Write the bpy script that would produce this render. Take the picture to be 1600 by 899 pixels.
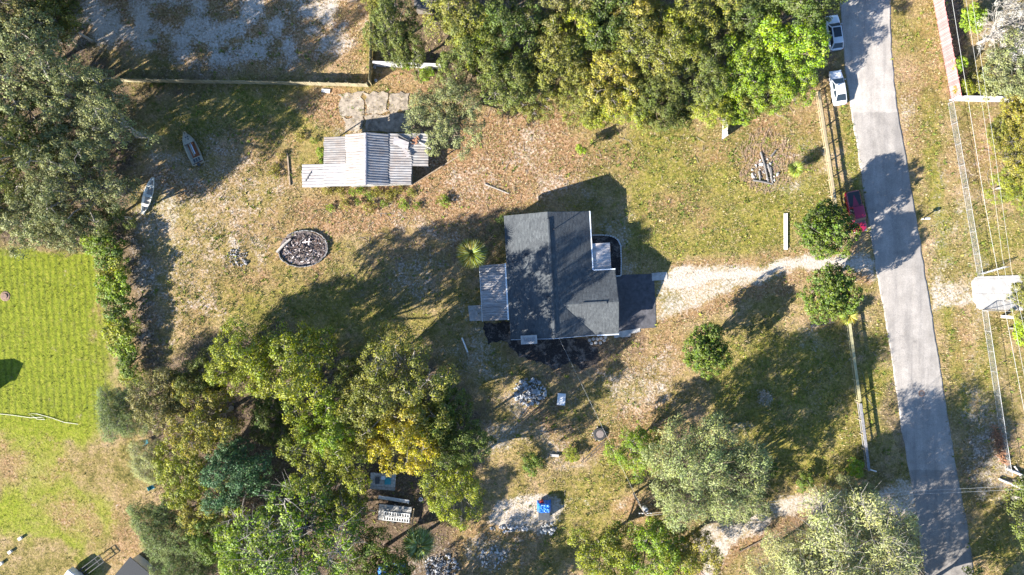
import bpy, bmesh, math, random
import numpy as np
from mathutils import Vector, Matrix

random.seed(7)
rng = np.random.default_rng(11)
PI = math.pi
for o in list(bpy.data.objects):
    bpy.data.objects.remove(o, do_unlink=True)
scene = bpy.context.scene
C = scene.collection

# ------------------------------------------------------------------ camera, sky, sun, exposure
CAMH = 92.7          # drone height in metres
PPM = 11.5           # photograph pixels per metre on the ground
cam_data = bpy.data.cameras.new('camera')
cam_data.sensor_width = 36.0
cam_data.lens = 36.0 * CAMH / (1600.0 / PPM)
cam_data.clip_start = 0.5
cam_data.clip_end = 6000.0
cam = bpy.data.objects.new('camera', cam_data)
cam.location = (0, 0, CAMH)
cam.rotation_euler = (0, 0, 0)
C.objects.link(cam)
scene.camera = cam

SUN_EL = math.radians(26.0)
SHADOW_AZ = math.radians(33.5)      # the way shadows fall, from +x towards +y
world = bpy.data.worlds.new('World')
scene.world = world
world.use_nodes = True
wn = world.node_tree
bg = wn.nodes['Background']
sky = wn.nodes.new('ShaderNodeTexSky')
sky.sky_type = 'NISHITA'
sky.sun_disc = False
sky.sun_elevation = SUN_EL
sky.sun_rotation = math.radians(90.0) - (SHADOW_AZ + PI)
sky.air_density = 1.0
sky.dust_density = 0.3
sky.ozone_density = 5.0
wn.links.new(sky.outputs[0], bg.inputs[0])
bg.inputs[1].default_value = 0.08

sun_data = bpy.data.lights.new('sun', 'SUN')
sun_data.energy = 5.0
sun_data.angle = math.radians(0.5)
sun_data.color = (1.0, 0.95, 0.87)
sun = bpy.data.objects.new('sun', sun_data)
d = Vector((math.cos(SUN_EL) * math.cos(SHADOW_AZ), math.cos(SUN_EL) * math.sin(SHADOW_AZ), -math.sin(SUN_EL)))
sun.rotation_euler = d.to_track_quat('-Z', 'Y').to_euler()
sun.location = (-60, -40, 60)
C.objects.link(sun)

vs = scene.view_settings
vs.view_transform = 'Standard'
vs.look = 'None'
vs.exposure = 2.1
vs.gamma = 1.0
vs.use_curve_mapping = False

# ------------------------------------------------------------------ helpers
def P(px, py, h=0.0):
    """world x, y of a point of height h that the photograph shows at px, py"""
    k = (CAMH - h) / CAMH / PPM
    return Vector(((px - 800.0) * k, (449.5 - py) * k, h))

def link(o, parent=None):
    C.objects.link(o)
    if parent is not None:
        o.parent = parent
    return o

def tag(o, label=None, cat=None, group=None, kind=None):
    if label: o['label'] = label
    if cat: o['category'] = cat
    if group: o['group'] = group
    if kind: o['kind'] = kind
    return o

def thing(name, label, cat, loc=(0, 0, 0), rotz=0.0, group=None):
    o = bpy.data.objects.new(name, None)
    o.empty_display_size = 0.3
    o.location = loc
    o.rotation_euler = (0, 0, rotz)
    link(o)
    return tag(o, label, cat, group)

class MB:
    """collects shapes; build() links them as ONE mesh object"""
    def __init__(self):
        self.v = []; self.f = []
    def add(self, vs_, fs_):
        b = len(self.v)
        self.v.extend([tuple(p) for p in vs_])
        self.f.extend([tuple(i + b for i in f) for f in fs_])
        return self
    def box(self, c, s, rz=0.0, rot=None):
        x, y, z = s[0] / 2, s[1] / 2, s[2] / 2
        pts = [Vector((a * x, b_ * y, g * z)) for g in (-1, 1) for b_ in (-1, 1) for a in (-1, 1)]
        M = rot if rot is not None else Matrix.Rotation(rz, 3, 'Z')
        pts = [M @ p + Vector(c) for p in pts]
        return self.add(pts, [(0, 2, 3, 1), (4, 5, 7, 6), (0, 1, 5, 4), (2, 6, 7, 3), (0, 4, 6, 2), (1, 3, 7, 5)])
    def beam(self, a, b, w, h, up=Vector((0, 0, 1))):
        a = Vector(a); b = Vector(b); dv = b - a; L = dv.length
        dv.normalize()
        sd = dv.cross(up)
        if sd.length < 1e-4: sd = Vector((1, 0, 0))
        sd.normalize(); u = sd.cross(dv)
        M = Matrix((dv, sd, u)).transposed()
        return self.box((a + b) / 2, (L, w, h), rot=M)
    def tube(self, pts, rad, n=6, cap=True):
        pts = [Vector(p) for p in pts]
        if not hasattr(rad, '__len__'): rad = [rad] * len(pts)
        rings = []
        ref = Vector((0.31, 0.17, 0.93)).normalized()
        for i, p in enumerate(pts):
            t = (pts[min(i + 1, len(pts) - 1)] - pts[max(i - 1, 0)])
            if t.length < 1e-6: t = Vector((0, 0, 1))
            t.normalize()
            a = t.cross(ref)
            if a.length < 0.05: a = t.cross(Vector((1, 0, 0)))
            a.normalize(); b = t.cross(a)
            rings.append([p + (a * math.cos(2 * PI * k / n) + b * math.sin(2 * PI * k / n)) * rad[i] for k in range(n)])
        vv = [q for r in rings for q in r]
        ff = []
        for i in range(len(pts) - 1):
            for k in range(n):
                k2 = (k + 1) % n
                ff.append((i * n + k, i * n + k2, (i + 1) * n + k2, (i + 1) * n + k))
        if cap:
            ff.append(tuple(range(n - 1, -1, -1)))
            ff.append(tuple((len(pts) - 1) * n + k for k in range(n)))
        return self.add(vv, ff)
    def lathe(self, prof, n=16, c=(0, 0, 0), axis='Z'):
        vv = []; ff = []
        for (r, z) in prof:
            for k in range(n):
                a = 2 * PI * k / n
                p = Vector((r * math.cos(a), r * math.sin(a), z))
                if axis == 'X': p = Vector((p.z, p.x, p.y))
                vv.append(p + Vector(c))
        for i in range(len(prof) - 1):
            for k in range(n):
                k2 = (k + 1) % n
                ff.append((i * n + k, i * n + k2, (i + 1) * n + k2, (i + 1) * n + k))
        ff.append(tuple(range(n - 1, -1, -1)))
        ff.append(tuple((len(prof) - 1) * n + k for k in range(n)))
        return self.add(vv, ff)
    def prism(self, poly, z0, z1):
        n = len(poly)
        a = sum(poly[i][0] * poly[(i + 1) % n][1] - poly[(i + 1) % n][0] * poly[i][1] for i in range(n))
        if a < 0: poly = poly[::-1]
        vv = [(p[0], p[1], z0) for p in poly] + [(p[0], p[1], z1) for p in poly]
        ff = [tuple(range(n - 1, -1, -1)), tuple(range(n, 2 * n))]
        for i in range(n):
            j = (i + 1) % n
            ff.append((i, j, n + j, n + i))
        return self.add(vv, ff)
    def slab(self, quad, t):
        """a plate below the given 3-D polygon, t thick"""
        q = [Vector(p) for p in quad]
        n = (q[1] - q[0]).cross(q[2] - q[0]).normalized()
        if n.z < 0:
            q = q[::-1]; n = -n
        k = len(q)
        vv = q + [p - n * t for p in q]
        ff = [tuple(range(k)), tuple(range(2 * k - 1, k - 1, -1))]
        for i in range(k):
            j = (i + 1) % k
            ff.append((j, i, k + i, k + j))
        return self.add(vv, ff)
    def mesh(self, name, mat=None, smooth=False):
        me = bpy.data.meshes.new(name)
        me.from_pydata(self.v, [], self.f)
        if mat: me.materials.append(mat)
        if smooth:
            me.polygons.foreach_set('use_smooth', [True] * len(me.polygons))
        me.update()
        return me
    def build(self, name, mat=None, parent=None, smooth=False, bevel=0.0, color=None):
        o = bpy.data.objects.new(name, self.mesh(name, mat, smooth))
        if color: o.color = (*color, 1)
        if bevel > 0:
            m = o.modifiers.new('bevel', 'BEVEL'); m.width = bevel; m.segments = 2; m.limit_method = 'ANGLE'
        return link(o, parent)

def inst(name, me, parent=None, loc=(0, 0, 0), rot=(0, 0, 0), scale=(1, 1, 1), color=None):
    o = bpy.data.objects.new(name, me)
    o.location = loc; o.rotation_euler = rot; o.scale = scale
    if color: o.color = (*color, 1)
    return link(o, parent)

# numpy value noise ---------------------------------------------------
def vnoise(x, y, seed=0):
    r = np.random.default_rng(seed).random((256, 256))
    xi = np.floor(x).astype(int); yi = np.floor(y).astype(int)
    fx = x - xi; fy = y - yi
    fx = fx * fx * (3 - 2 * fx); fy = fy * fy * (3 - 2 * fy)
    a = r[xi % 256, yi % 256]; b = r[(xi + 1) % 256, yi % 256]
    c = r[xi % 256, (yi + 1) % 256]; e = r[(xi + 1) % 256, (yi + 1) % 256]
    return (a * (1 - fx) + b * fx) * (1 - fy) + (c * (1 - fx) + e * fx) * fy
def fbm(x, y, seed=0, octv=4):
    s = 0; amp = 0.5; tot = 0
    for i in range(octv):
        s = s + amp * vnoise(x * 2 ** i + 17.3 * i, y * 2 ** i + 5.1 * i, seed + i); tot += amp; amp *= 0.5
    return s / tot

# ------------------------------------------------------------------ materials
def new_mat(name):
    m = bpy.data.materials.new(name); m.use_nodes = True
    nt = m.node_tree
    return m, nt, nt.nodes['Principled BSDF']
def N(nt, t, **kw):
    n = nt.nodes.new(t)
    for k, v in kw.items(): setattr(n, k, v)
    return n
def noise_node(nt, scale, detail=4.0, rough=0.55, coord='Object', vec=None):
    n = N(nt, 'ShaderNodeTexNoise')
    n.inputs['Scale'].default_value = scale; n.inputs['Detail'].default_value = detail
    n.inputs['Roughness'].default_value = rough
    if vec is None:
        tc = N(nt, 'ShaderNodeTexCoord'); vec = tc.outputs[coord]
    nt.links.new(vec, n.inputs['Vector'])
    return n
def ramp(nt, fac, stops):
    r = N(nt, 'ShaderNodeValToRGB')
    e = r.color_ramp.elements
    while len(e) < len(stops): e.new(0.5)
    for i, (p, c) in enumerate(stops):
        e[i].position = p; e[i].color = (*c, 1) if len(c) == 3 else c
    nt.links.new(fac, r.inputs[0])
    return r
def mixc(nt, fac, a, b, mode='MIX'):
    m = N(nt, 'ShaderNodeMix', data_type='RGBA', blend_type=mode)
    for s, v in ((m.inputs[0], fac), (m.inputs[6], a), (m.inputs[7], b)):
        if isinstance(v, (int, float)): s.default_value = v
        elif isinstance(v, tuple): s.default_value = (*v, 1)
        else: nt.links.new(v, s)
    return m.outputs[2]
def math_n(nt, op, a, b=None, c=None, clamp=False):
    m = N(nt, 'ShaderNodeMath', operation=op); m.use_clamp = clamp
    for i, v in enumerate((a, b, c)):
        if v is None: continue
        if isinstance(v, (int, float)): m.inputs[i].default_value = v
        else: nt.links.new(v, m.inputs[i])
    return m.outputs[0]
def bump(nt, bsdf, h, strength=0.4, dist=0.03):
    b = N(nt, 'ShaderNodeBump'); b.inputs['Strength'].default_value = strength; b.inputs['Distance'].default_value = dist
    nt.links.new(h, b.inputs['Height']); nt.links.new(b.outputs[0], bsdf.inputs['Normal'])

MAT = {}
def plain(name, col, rough=0.7, metal=0.0, var=0.25, scale=3.0, bumps=0.0, objcol=False, spec=0.5):
    """a colour with uneven wear; objcol multiplies by the object's own colour"""
    m, nt, b = new_mat(name)
    n1 = noise_node(nt, scale, 6.0, 0.65)
    lo = tuple(c * (1 - var) for c in col); hi = tuple(min(1, c * (1 + var)) for c in col)
    r = ramp(nt, n1.outputs[0], [(0.3, lo), (0.7, hi)])
    col_out = r.outputs[0]
    if objcol:
        oi = N(nt, 'ShaderNodeObjectInfo')
        col_out = mixc(nt, 1.0, col_out, oi.outputs['Color'], 'MULTIPLY')
    nt.links.new(col_out, b.inputs['Base Color'])
    b.inputs['Roughness'].default_value = rough; b.inputs['Metallic'].default_value = metal
    b.inputs['Specular IOR Level'].default_value = spec
    if bumps > 0: bump(nt, b, n1.outputs[0], bumps, 0.02)
    MAT[name] = m
    return m

plain('white_paint', (0.62, 0.61, 0.59), 0.5, var=0.12, scale=2)
plain('cream_wall', (0.62, 0.60, 0.55), 0.75, var=0.1, scale=1.5)
plain('trim', (0.55, 0.6, 0.66), 0.5, var=0.08)
plain('old_wood', (0.28, 0.235, 0.18), 0.85, var=0.4, scale=4, bumps=0.3, objcol=True)
plain('grey_wood', (0.26, 0.25, 0.235), 0.85, var=0.4, scale=4, bumps=0.3, objcol=True)
plain('black_metal', (0.02, 0.02, 0.022), 0.45, var=0.2)
plain('rubber', (0.022, 0.022, 0.022), 0.8, var=0.2)
plain('galv', (0.32, 0.325, 0.33), 0.5, 0.3, var=0.15)
plain('concrete', (0.34, 0.32, 0.295), 0.85, var=0.28, scale=1.4, bumps=0.2)
plain('ruin_concrete', (0.25, 0.205, 0.155), 0.9, var=0.7, scale=1.1, bumps=0.5)
plain('block_white', (0.47, 0.455, 0.44), 0.8, var=0.1, scale=1.0, bumps=0.1, objcol=True)
plain('stone', (0.27, 0.265, 0.26), 0.9, var=0.35, scale=6, bumps=0.3, objcol=True)
plain('ash', (0.32, 0.29, 0.28), 0.95, var=0.5, scale=9, bumps=0.4, objcol=True)
plain('pink_board', (0.44, 0.175, 0.170), 0.75, var=0.12, scale=3, objcol=True)
plain('blue_tarp', (0.02, 0.14, 0.5), 0.45, var=0.3, scale=3, bumps=0.3)
plain('teal_plastic', (0.03, 0.25, 0.3), 0.4, var=0.2)
plain('orange_fabric', (0.32, 0.11, 0.04), 0.7, var=0.3)
plain('dark_plastic', (0.05, 0.055, 0.06), 0.5, var=0.3)
plain('hose', (0.6, 0.56, 0.45), 0.6)
plain('glass', (0.02, 0.03, 0.04), 0.06, var=0.1)
plain('chrome', (0.6, 0.6, 0.62), 0.2, 0.9, var=0.05)
plain('head_lens', (0.7, 0.72, 0.75), 0.1, var=0.05)
plain('tail_lens', (0.35, 0.01, 0.01), 0.2, var=0.1)
plain('tan_board', (0.36, 0.295, 0.185), 0.8, var=0.28, scale=4, bumps=0.2, objcol=True)
plain('boat_grey', (0.34, 0.30, 0.22), 0.55, var=0.2, scale=4)
plain('canoe_grey', (0.66, 0.64, 0.56), 0.6, var=0.15, scale=4)
plain('boat_inside', (0.36, 0.35, 0.32), 0.8, var=0.35, scale=5)
plain('rust', (0.24, 0.115, 0.06), 0.9, var=0.4, scale=6)
plain('cable', (0.42, 0.42, 0.40), 0.5, var=0.1)
plain('dark_shingle_far', (0.022, 0.024, 0.027), 0.9, var=0.35, scale=8, bumps=0.3)

def paint(name, col):
    m, nt, b = new_mat(name)
    n1 = noise_node(nt, 2.0, 4.0)
    r = ramp(nt, n1.outputs[0], [(0.3, tuple(c * 0.9 for c in col)), (0.7, col)])
    nt.links.new(r.outputs[0], b.inputs['Base Color'])
    b.inputs['Roughness'].default_value = 0.3
    b.inputs['Coat Weight'].default_value = 0.6; b.inputs['Coat Roughness'].default_value = 0.08
    MAT[name] = m
paint('paint_white', (0.66, 0.66, 0.67)); paint('paint_silver', (0.55, 0.59, 0.63)); paint('paint_red', (0.26, 0.006, 0.035))

def make_shingle():
    m, nt, b = new_mat('shingle')
    tc = N(nt, 'ShaderNodeTexCoord')
    br = N(nt, 'ShaderNodeTexBrick')
    mp = N(nt, 'ShaderNodeMapping'); mp.inputs['Rotation'].default_value = (0, 0, PI / 2)
    nt.links.new(tc.outputs['Object'], mp.inputs[0]); nt.links.new(mp.outputs[0], br.inputs['Vector'])
    br.inputs['Color1'].default_value = (0.042, 0.048, 0.052, 1); br.inputs['Color2'].default_value = (0.078, 0.086, 0.089, 1)
    br.inputs['Mortar'].default_value = (0.06, 0.065, 0.07, 1)
    br.inputs['Scale'].default_value = 1.0; br.inputs['Mortar Size'].default_value = 0.02
    br.inputs['Brick Width'].default_value = 0.42; br.inputs['Row Height'].default_value = 0.19
    n1 = noise_node(nt, 0.5, 6, 0.7); r1 = ramp(nt, n1.outputs[0], [(0.3, (0.72, 0.72, 0.73)), (0.7, (1.22, 1.22, 1.2))])
    n2 = noise_node(nt, 30, 2, 0.6); r2 = ramp(nt, n2.outputs[0], [(0.3, (0.75, 0.75, 0.75)), (0.7, (1.25, 1.25, 1.25))])
    c = mixc(nt, 1.0, br.outputs[0], r1.outputs[0], 'MULTIPLY'); c = mixc(nt, 1.0, c, r2.outputs[0], 'MULTIPLY')
    nt.links.new(c, b.inputs['Base Color']); b.inputs['Roughness'].default_value = 0.9
    bump(nt, b, br.outputs['Fac'], 0.5, -0.02)
    MAT['shingle'] = m
make_shingle()

def make_sheet_metal():
    m, nt, b = new_mat('sheet_metal')
    tc = N(nt, 'ShaderNodeTexCoord'); oi = N(nt, 'ShaderNodeObjectInfo')
    geo = N(nt, 'ShaderNodeNewGeometry')
    mp = N(nt, 'ShaderNodeMapping'); mp.inputs['Scale'].default_value = (0.7, 5.0, 1)
    nt.links.new(geo.outputs['Position'], mp.inputs[0])
    n1 = noise_node(nt, 1.0, 6, 0.65, vec=mp.outputs[0])
    n2 = noise_node(nt, 0.8, 5, 0.7, vec=geo.outputs['Position'])
    base = ramp(nt, n1.outputs[0], [(0.28, (0.15, 0.125, 0.11)), (0.46, (0.33, 0.31, 0.295)), (0.62, (0.45, 0.44, 0.43)), (0.8, (0.54, 0.53, 0.52))])
    f = math_n(nt, 'MULTIPLY', n1.outputs[0], n2.outputs[0])
    rf = ramp(nt, f, [(0.22, (0, 0, 0)), (0.36, (1, 1, 1))])
    inv = math_n(nt, 'MULTIPLY', rf.outputs[0], 0.6)
    c = mixc(nt, inv, base.outputs[0], (0.30, 0.215, 0.16))
    c = mixc(nt, 1.0, c, oi.outputs['Color'], 'MULTIPLY')
    nt.links.new(c, b.inputs['Base Color']); b.inputs['Roughness'].default_value = 0.55; b.inputs['Metallic'].default_value = 0.15
    MAT['sheet_metal'] = m
make_sheet_metal()

def make_leaf():
    m, nt, b = new_mat('leaf')
    oi = N(nt, 'ShaderNodeObjectInfo')
    at = N(nt, 'ShaderNodeAttribute'); at.attribute_name = 'tint'
    hs = N(nt, 'ShaderNodeHueSaturation')
    nt.links.new(oi.outputs['Color'], hs.inputs['Color'])
    sp = N(nt, 'ShaderNodeSeparateColor'); nt.links.new(at.outputs['Color'], sp.inputs[0])
    nt.links.new(math_n(nt, 'MULTIPLY_ADD', sp.outputs[0], 1.1, 0.45), hs.inputs['Value'])
    nt.links.new(math_n(nt, 'MULTIPLY_ADD', sp.outputs[1], -0.05, 0.54), hs.inputs['Hue'])
    nt.links.new(math_n(nt, 'MULTIPLY_ADD', sp.outputs[2], -0.45, 1.15), hs.inputs['Saturation'])
    nt.links.new(hs.outputs[0], b.inputs['Base Color'])
    b.inputs['Roughness'].default_value = 0.5
    b.inputs['Specular IOR Level'].default_value = 0.12
    tr = N(nt, 'ShaderNodeBsdfTranslucent'); nt.links.new(hs.outputs[0], tr.inputs[0])
    mx = N(nt, 'ShaderNodeMixShader'); mx.inputs[0].default_value = 0.25
    out = nt.nodes['Material Output']
    nt.links.new(b.outputs[0], mx.inputs[1]); nt.links.new(tr.outputs[0], mx.inputs[2]); nt.links.new(mx.outputs[0], out.inputs[0])
    MAT['leaf'] = m
make_leaf()

def make_bark():
    m, nt, b = new_mat('bark')
    oi = N(nt, 'ShaderNodeObjectInfo')
    n1 = noise_node(nt, 2.2, 6, 0.7)
    r = ramp(nt, n1.outputs[0], [(0.3, (0.5, 0.47, 0.44)), (0.7, (1.2, 1.15, 1.1))])
    nt.links.new(mixc(nt, 1.0, r.outputs[0], oi.outputs['Color'], 'MULTIPLY'), b.inputs['Base Color'])
    b.inputs['Roughness'].default_value = 0.9
    bump(nt, b, n1.outputs[0], 0.5, 0.05)
    MAT['bark'] = m
make_bark()

def make_tuft():
    m, nt, b = new_mat('tuft')
    at = N(nt, 'ShaderNodeAttribute'); at.attribute_name = 'col'
    nt.links.new(at.outputs['Color'], b.inputs['Base Color'])
    b.inputs['Roughness'].default_value = 0.8; b.inputs['Specular IOR Level'].default_value = 0.2
    MAT['tuft'] = m
make_tuft()

def make_ground():
    m, nt, b = new_mat('earth')
    geo = N(nt, 'ShaderNodeNewGeometry'); pos = geo.outputs['Position']
    def A(n):
        a = N(nt, 'ShaderNodeAttribute'); a.attribute_name = n; return a
    m1 = A('mask_a'); m2 = A('mask_b')
    s1 = N(nt, 'ShaderNodeSeparateColor'); nt.links.new(m1.outputs['Color'], s1.inputs[0])
    s2 = N(nt, 'ShaderNodeSeparateColor'); nt.links.new(m2.outputs['Color'], s2.inputs[0])
    sand, dirt, green = s1.outputs[0], s1.outputs[1], s1.outputs[2]
    lawn, litter, stripe = s2.outputs[0], s2.outputs[1], s2.outputs[2]
    nA = noise_node(nt, 0.22, 6, 0.65, vec=pos)
    nB = noise_node(nt, 1.7, 6, 0.7, vec=pos)
    nC = noise_node(nt, 4.5, 5, 0.75, vec=pos)
    nD = noise_node(nt, 0.9, 5, 0.7, vec=pos)
    nE = noise_node(nt, 3.3, 5, 0.75, vec=pos)
    def thr(mask, nz, amp, w):
        f = math_n(nt, 'MULTIPLY_ADD', math_n(nt, 'SUBTRACT', nz, 0.5), amp, mask)
        mr = N(nt, 'ShaderNodeMapRange', interpolation_type='SMOOTHSTEP')
        nt.links.new(f, mr.inputs[0]); mr.inputs[1].default_value = 0.5 - w; mr.inputs[2].default_value = 0.5 + w
        return mr.outputs[0]
    mixn = math_n(nt, 'ADD', math_n(nt, 'MULTIPLY', nA.outputs[0], 0.65), math_n(nt, 'MULTIPLY', nB.outputs[0], 0.35))
    nF = noise_node(nt, 0.55, 9, 0.78, vec=pos)
    base = ramp(nt, mixn, [(0.38, (0.090, 0.080, 0.020)), (0.45, (0.170, 0.135, 0.040)), (0.52, (0.245, 0.178, 0.078)), (0.60, (0.31, 0.215, 0.125))])
    gcol = ramp(nt, nB.outputs[0], [(0.34, (0.085, 0.092, 0.012)), (0.50, (0.180, 0.163, 0.028)), (0.66, (0.265, 0.205, 0.062))])
    c = mixc(nt, thr(green, nF.outputs[0], 2.0, 0.4), base.outputs[0], gcol.outputs[0])
    lcol = ramp(nt, nB.outputs[0], [(0.30, (0.115, 0.145, 0.010)), (0.50, (0.165, 0.188, 0.013)), (0.70, (0.235, 0.222, 0.035))])
    lcol2 = mixc(nt, math_n(nt, 'MULTIPLY', stripe, 0.95), lcol.outputs[0], (0.085, 0.105, 0.012))
    c = mixc(nt, thr(lawn, nF.outputs[0], 1.2, 0.3), c, lcol2)
    dcol = ramp(nt, nE.outputs[0], [(0.34, (0.090, 0.048, 0.020)), (0.5, (0.245, 0.142, 0.070)), (0.66, (0.39, 0.27, 0.18))])
    c = mixc(nt, thr(dirt, nF.outputs[0], 2.2, 0.42), c, dcol.outputs[0])
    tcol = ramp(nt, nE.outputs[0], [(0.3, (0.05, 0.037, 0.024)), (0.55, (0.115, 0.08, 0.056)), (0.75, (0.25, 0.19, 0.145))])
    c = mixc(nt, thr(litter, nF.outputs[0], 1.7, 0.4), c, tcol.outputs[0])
    scol = ramp(nt, nE.outputs[0], [(0.3, (0.28, 0.235, 0.19)), (0.5, (0.39, 0.335, 0.275)), (0.7, (0.50, 0.450, 0.395))])
    nG = math_n(nt, 'ADD', math_n(nt, 'MULTIPLY', nF.outputs[0], 0.55), math_n(nt, 'MULTIPLY', nE.outputs[0], 0.45))
    sf = thr(sand, nG, 3.0, 0.30)
    g = ramp(nt, nC.outputs[0], [(0.32, (0.50, 0.50, 0.50)), (0.5, (1, 1, 1)), (0.68, (1.42, 1.40, 1.36))])
    gm = mixc(nt, math_n(nt, 'MULTIPLY', lawn, 0.55), g.outputs[0], (1.0, 1.0, 1.0))
    c = mixc(nt, 1.0, c, gm, 'MULTIPLY')
    c = mixc(nt, sf, c, scol.outputs[0])
    nt.links.new(c, b.inputs['Base Color'])
    b.inputs['Roughness'].default_value = 0.95; b.inputs['Specular IOR Level'].default_value = 0.15
    h = math_n(nt, 'ADD', math_n(nt, 'MULTIPLY', nC.outputs[0], 0.5), nE.outputs[0])
    bump(nt, b, h, 0.8, 0.14)
    MAT['earth'] = m
make_ground()

def make_asphalt():
    m, nt, b = new_mat('asphalt')
    geo = N(nt, 'ShaderNodeNewGeometry'); pos = geo.outputs['Position']
    at = N(nt, 'ShaderNodeAttribute'); at.attribute_name = 'tone'
    n1 = noise_node(nt, 0.5, 6, 0.65, vec=pos); n2 = noise_node(nt, 9, 4, 0.7, vec=pos)
    r1 = ramp(nt, n1.outputs[0], [(0.28, (0.245, 0.220, 0.194)), (0.5, (0.315, 0.284, 0.252)), (0.72, (0.39, 0.353, 0.314))])
    r2 = ramp(nt, n2.outputs[0], [(0.3, (0.74, 0.74, 0.74)), (0.7, (1.22, 1.22, 1.22))])
    c = mixc(nt, 1.0, r1.outputs[0], r2.outputs[0], 'MULTIPLY')
    c = mixc(nt, 1.0, c, at.outputs['Color'], 'MULTIPLY')
    # cracks
    vo = N(nt, 'ShaderNodeTexVoronoi', feature='DISTANCE_TO_EDGE'); vo.inputs['Scale'].default_value = 0.33
    wv = N(nt, 'ShaderNodeVectorMath', operation='MULTIPLY_ADD')
    nw = noise_node(nt, 1.1, 4, 0.7, vec=pos)
    nt.links.new(nw.outputs[1], wv.inputs[0]); wv.inputs[1].default_value = (2.2, 2.2, 0); nt.links.new(pos, wv.inputs[2])
    nt.links.new(wv.outputs[0], vo.inputs['Vector'])
    cr = ramp(nt, vo.outputs[0], [(0.0, (0.5, 0.5, 0.5)), (0.007, (1, 1, 1))])
    gate = ramp(nt, n1.outputs[0], [(0.48, (0, 0, 0)), (0.56, (1, 1, 1))])
    c2 = mixc(nt, 1.0, c, cr.outputs[0], 'MULTIPLY')
    c = mixc(nt, gate.outputs[0], c, c2)
    mp = N(nt, 'ShaderNodeMapping'); mp.inputs['Rotation'].default_value = (0, 0, math.radians(9)); mp.inputs['Scale'].default_value = (1.1, 0.07, 1)
    nt.links.new(pos, mp.inputs[0]); n3 = noise_node(nt, 1.0, 6, 0.7, vec=mp.outputs[0])
    r3 = ramp(nt, n3.outputs[0], [(0.32, (0.80, 0.80, 0.81)), (0.5, (1, 1, 1)), (0.7, (1.13, 1.12, 1.10))])
    c = mixc(nt, 1.0, c, r3.outputs[0], 'MULTIPLY')
    n4 = noise_node(nt, 0.35, 6, 0.75, vec=pos)
    r4 = ramp(nt, n4.outputs[0], [(0.30, (0.70, 0.70, 0.71)), (0.42, (1, 1, 1))])
    c = mixc(nt, 1.0, c, r4.outputs[0], 'MULTIPLY')
    nt.links.new(c, b.inputs['Base Color']); b.inputs['Roughness'].default_value = 0.9
    bump(nt, b, n2.outputs[0], 0.3, 0.01)
    MAT['asphalt'] = m
make_asphalt()
plain('black_top', (0.062, 0.060, 0.066), 0.9, var=0.45, scale=1.6, bumps=0.3)
def make_mulch():
    m, nt, b = new_mat('mulch')
    n1 = noise_node(nt, 9, 5, 0.7); n2 = noise_node(nt, 0.8, 6, 0.75)
    r1 = ramp(nt, n1.outputs[0], [(0.3, (0.012, 0.010, 0.010)), (0.55, (0.038, 0.033, 0.031)), (0.75, (0.11, 0.095, 0.085))])
    r2 = ramp(nt, n2.outputs[0], [(0.50, (0, 0, 0)), (0.62, (1, 1, 1))])
    r3 = ramp(nt, n1.outputs[0], [(0.3, (0.07, 0.055, 0.045)), (0.7, (0.24, 0.2, 0.17))])
    nt.links.new(mixc(nt, r2.outputs[0], r1.outputs[0], r3.outputs[0]), b.inputs['Base Color'])
    b.inputs['Roughness'].default_value = 0.95; b.inputs['Specular IOR Level'].default_value = 0.1
    bump(nt, b, n1.outputs[0], 0.8, 0.06)
    MAT['mulch'] = m
make_mulch()
plain('tar', (0.08, 0.08, 0.085), 0.85, var=0.3, scale=5)

# ------------------------------------------------------------------ ground: one sheet, fine inside the view, coarse to the horizon
def axis(lo, hi, step, far):
    inner = np.arange(lo, hi + 1e-6, step)
    ext = []; s = step; p = hi
    while p < far:
        s *= 1.5; p += s; ext.append(p)
    ext = np.array(ext)
    return np.concatenate([(lo - (ext - hi))[::-1], inner, ext])
GX = axis(-76.0, 76.0, 0.25, 2500.0)
GY = axis(-46.0, 46.0, 0.25, 2500.0)
XX, YY = np.meshgrid(GX, GY, indexing='ij')
w1 = fbm(XX * 0.35 + 40, YY * 0.35 + 40, 3, 4) - 0.5
w2 = fbm(XX * 0.35 + 90, YY * 0.35 + 10, 9, 4) - 0.5
PXX = 800 + XX * PPM; PYY = 449.5 - YY * PPM
w3 = fbm(XX * 0.12 + 7, YY * 0.12 + 70, 43, 6) - 0.5; w4 = fbm(XX * 0.12 + 33, YY * 0.12 + 3, 49, 6) - 0.5
WX = PXX + w1 * 26; WY = PYY + w2 * 26
BX = PXX + w1 * 40 + w3 * 110; BY = PYY + w2 * 40 + w4 * 90

def sstep(a, b, x):
    t = np.clip((x - a) / (b - a), 0, 1); return t * t * (3 - 2 * t)
def blob(px, py, rx, ry, rot=0.0, soft=0.8, warp=True):
    x = (BX if warp else PXX) - px; y = (BY if warp else PYY) - py
    c, s = math.cos(math.radians(rot)), math.sin(math.radians(rot))
    u = (x * c + y * s) / rx; v = (-x * s + y * c) / ry
    r = np.sqrt(u * u + v * v)
    return 1 - sstep(1 - soft, 1 + soft, r)
def poly_sd(pts, x, y):
    n = len(pts); inside = np.zeros(x.shape, bool); dist = np.full(x.shape, 1e9)
    for i in range(n):
        x0, y0 = pts[i]; x1, y1 = pts[(i + 1) % n]
        cond = ((y0 > y) != (y1 > y)) & (x < (x1 - x0) * (y - y0) / ((y1 - y0) or 1e-9) + x0)
        inside ^= cond
        dx, dy = x1 - x0, y1 - y0
        t = np.clip(((x - x0) * dx + (y - y0) * dy) / (dx * dx + dy * dy + 1e-9), 0, 1)
        dist = np.minimum(dist, np.hypot(x - x0 - t * dx, y - y0 - t * dy))
    return np.where(inside, dist, -dist)
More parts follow.
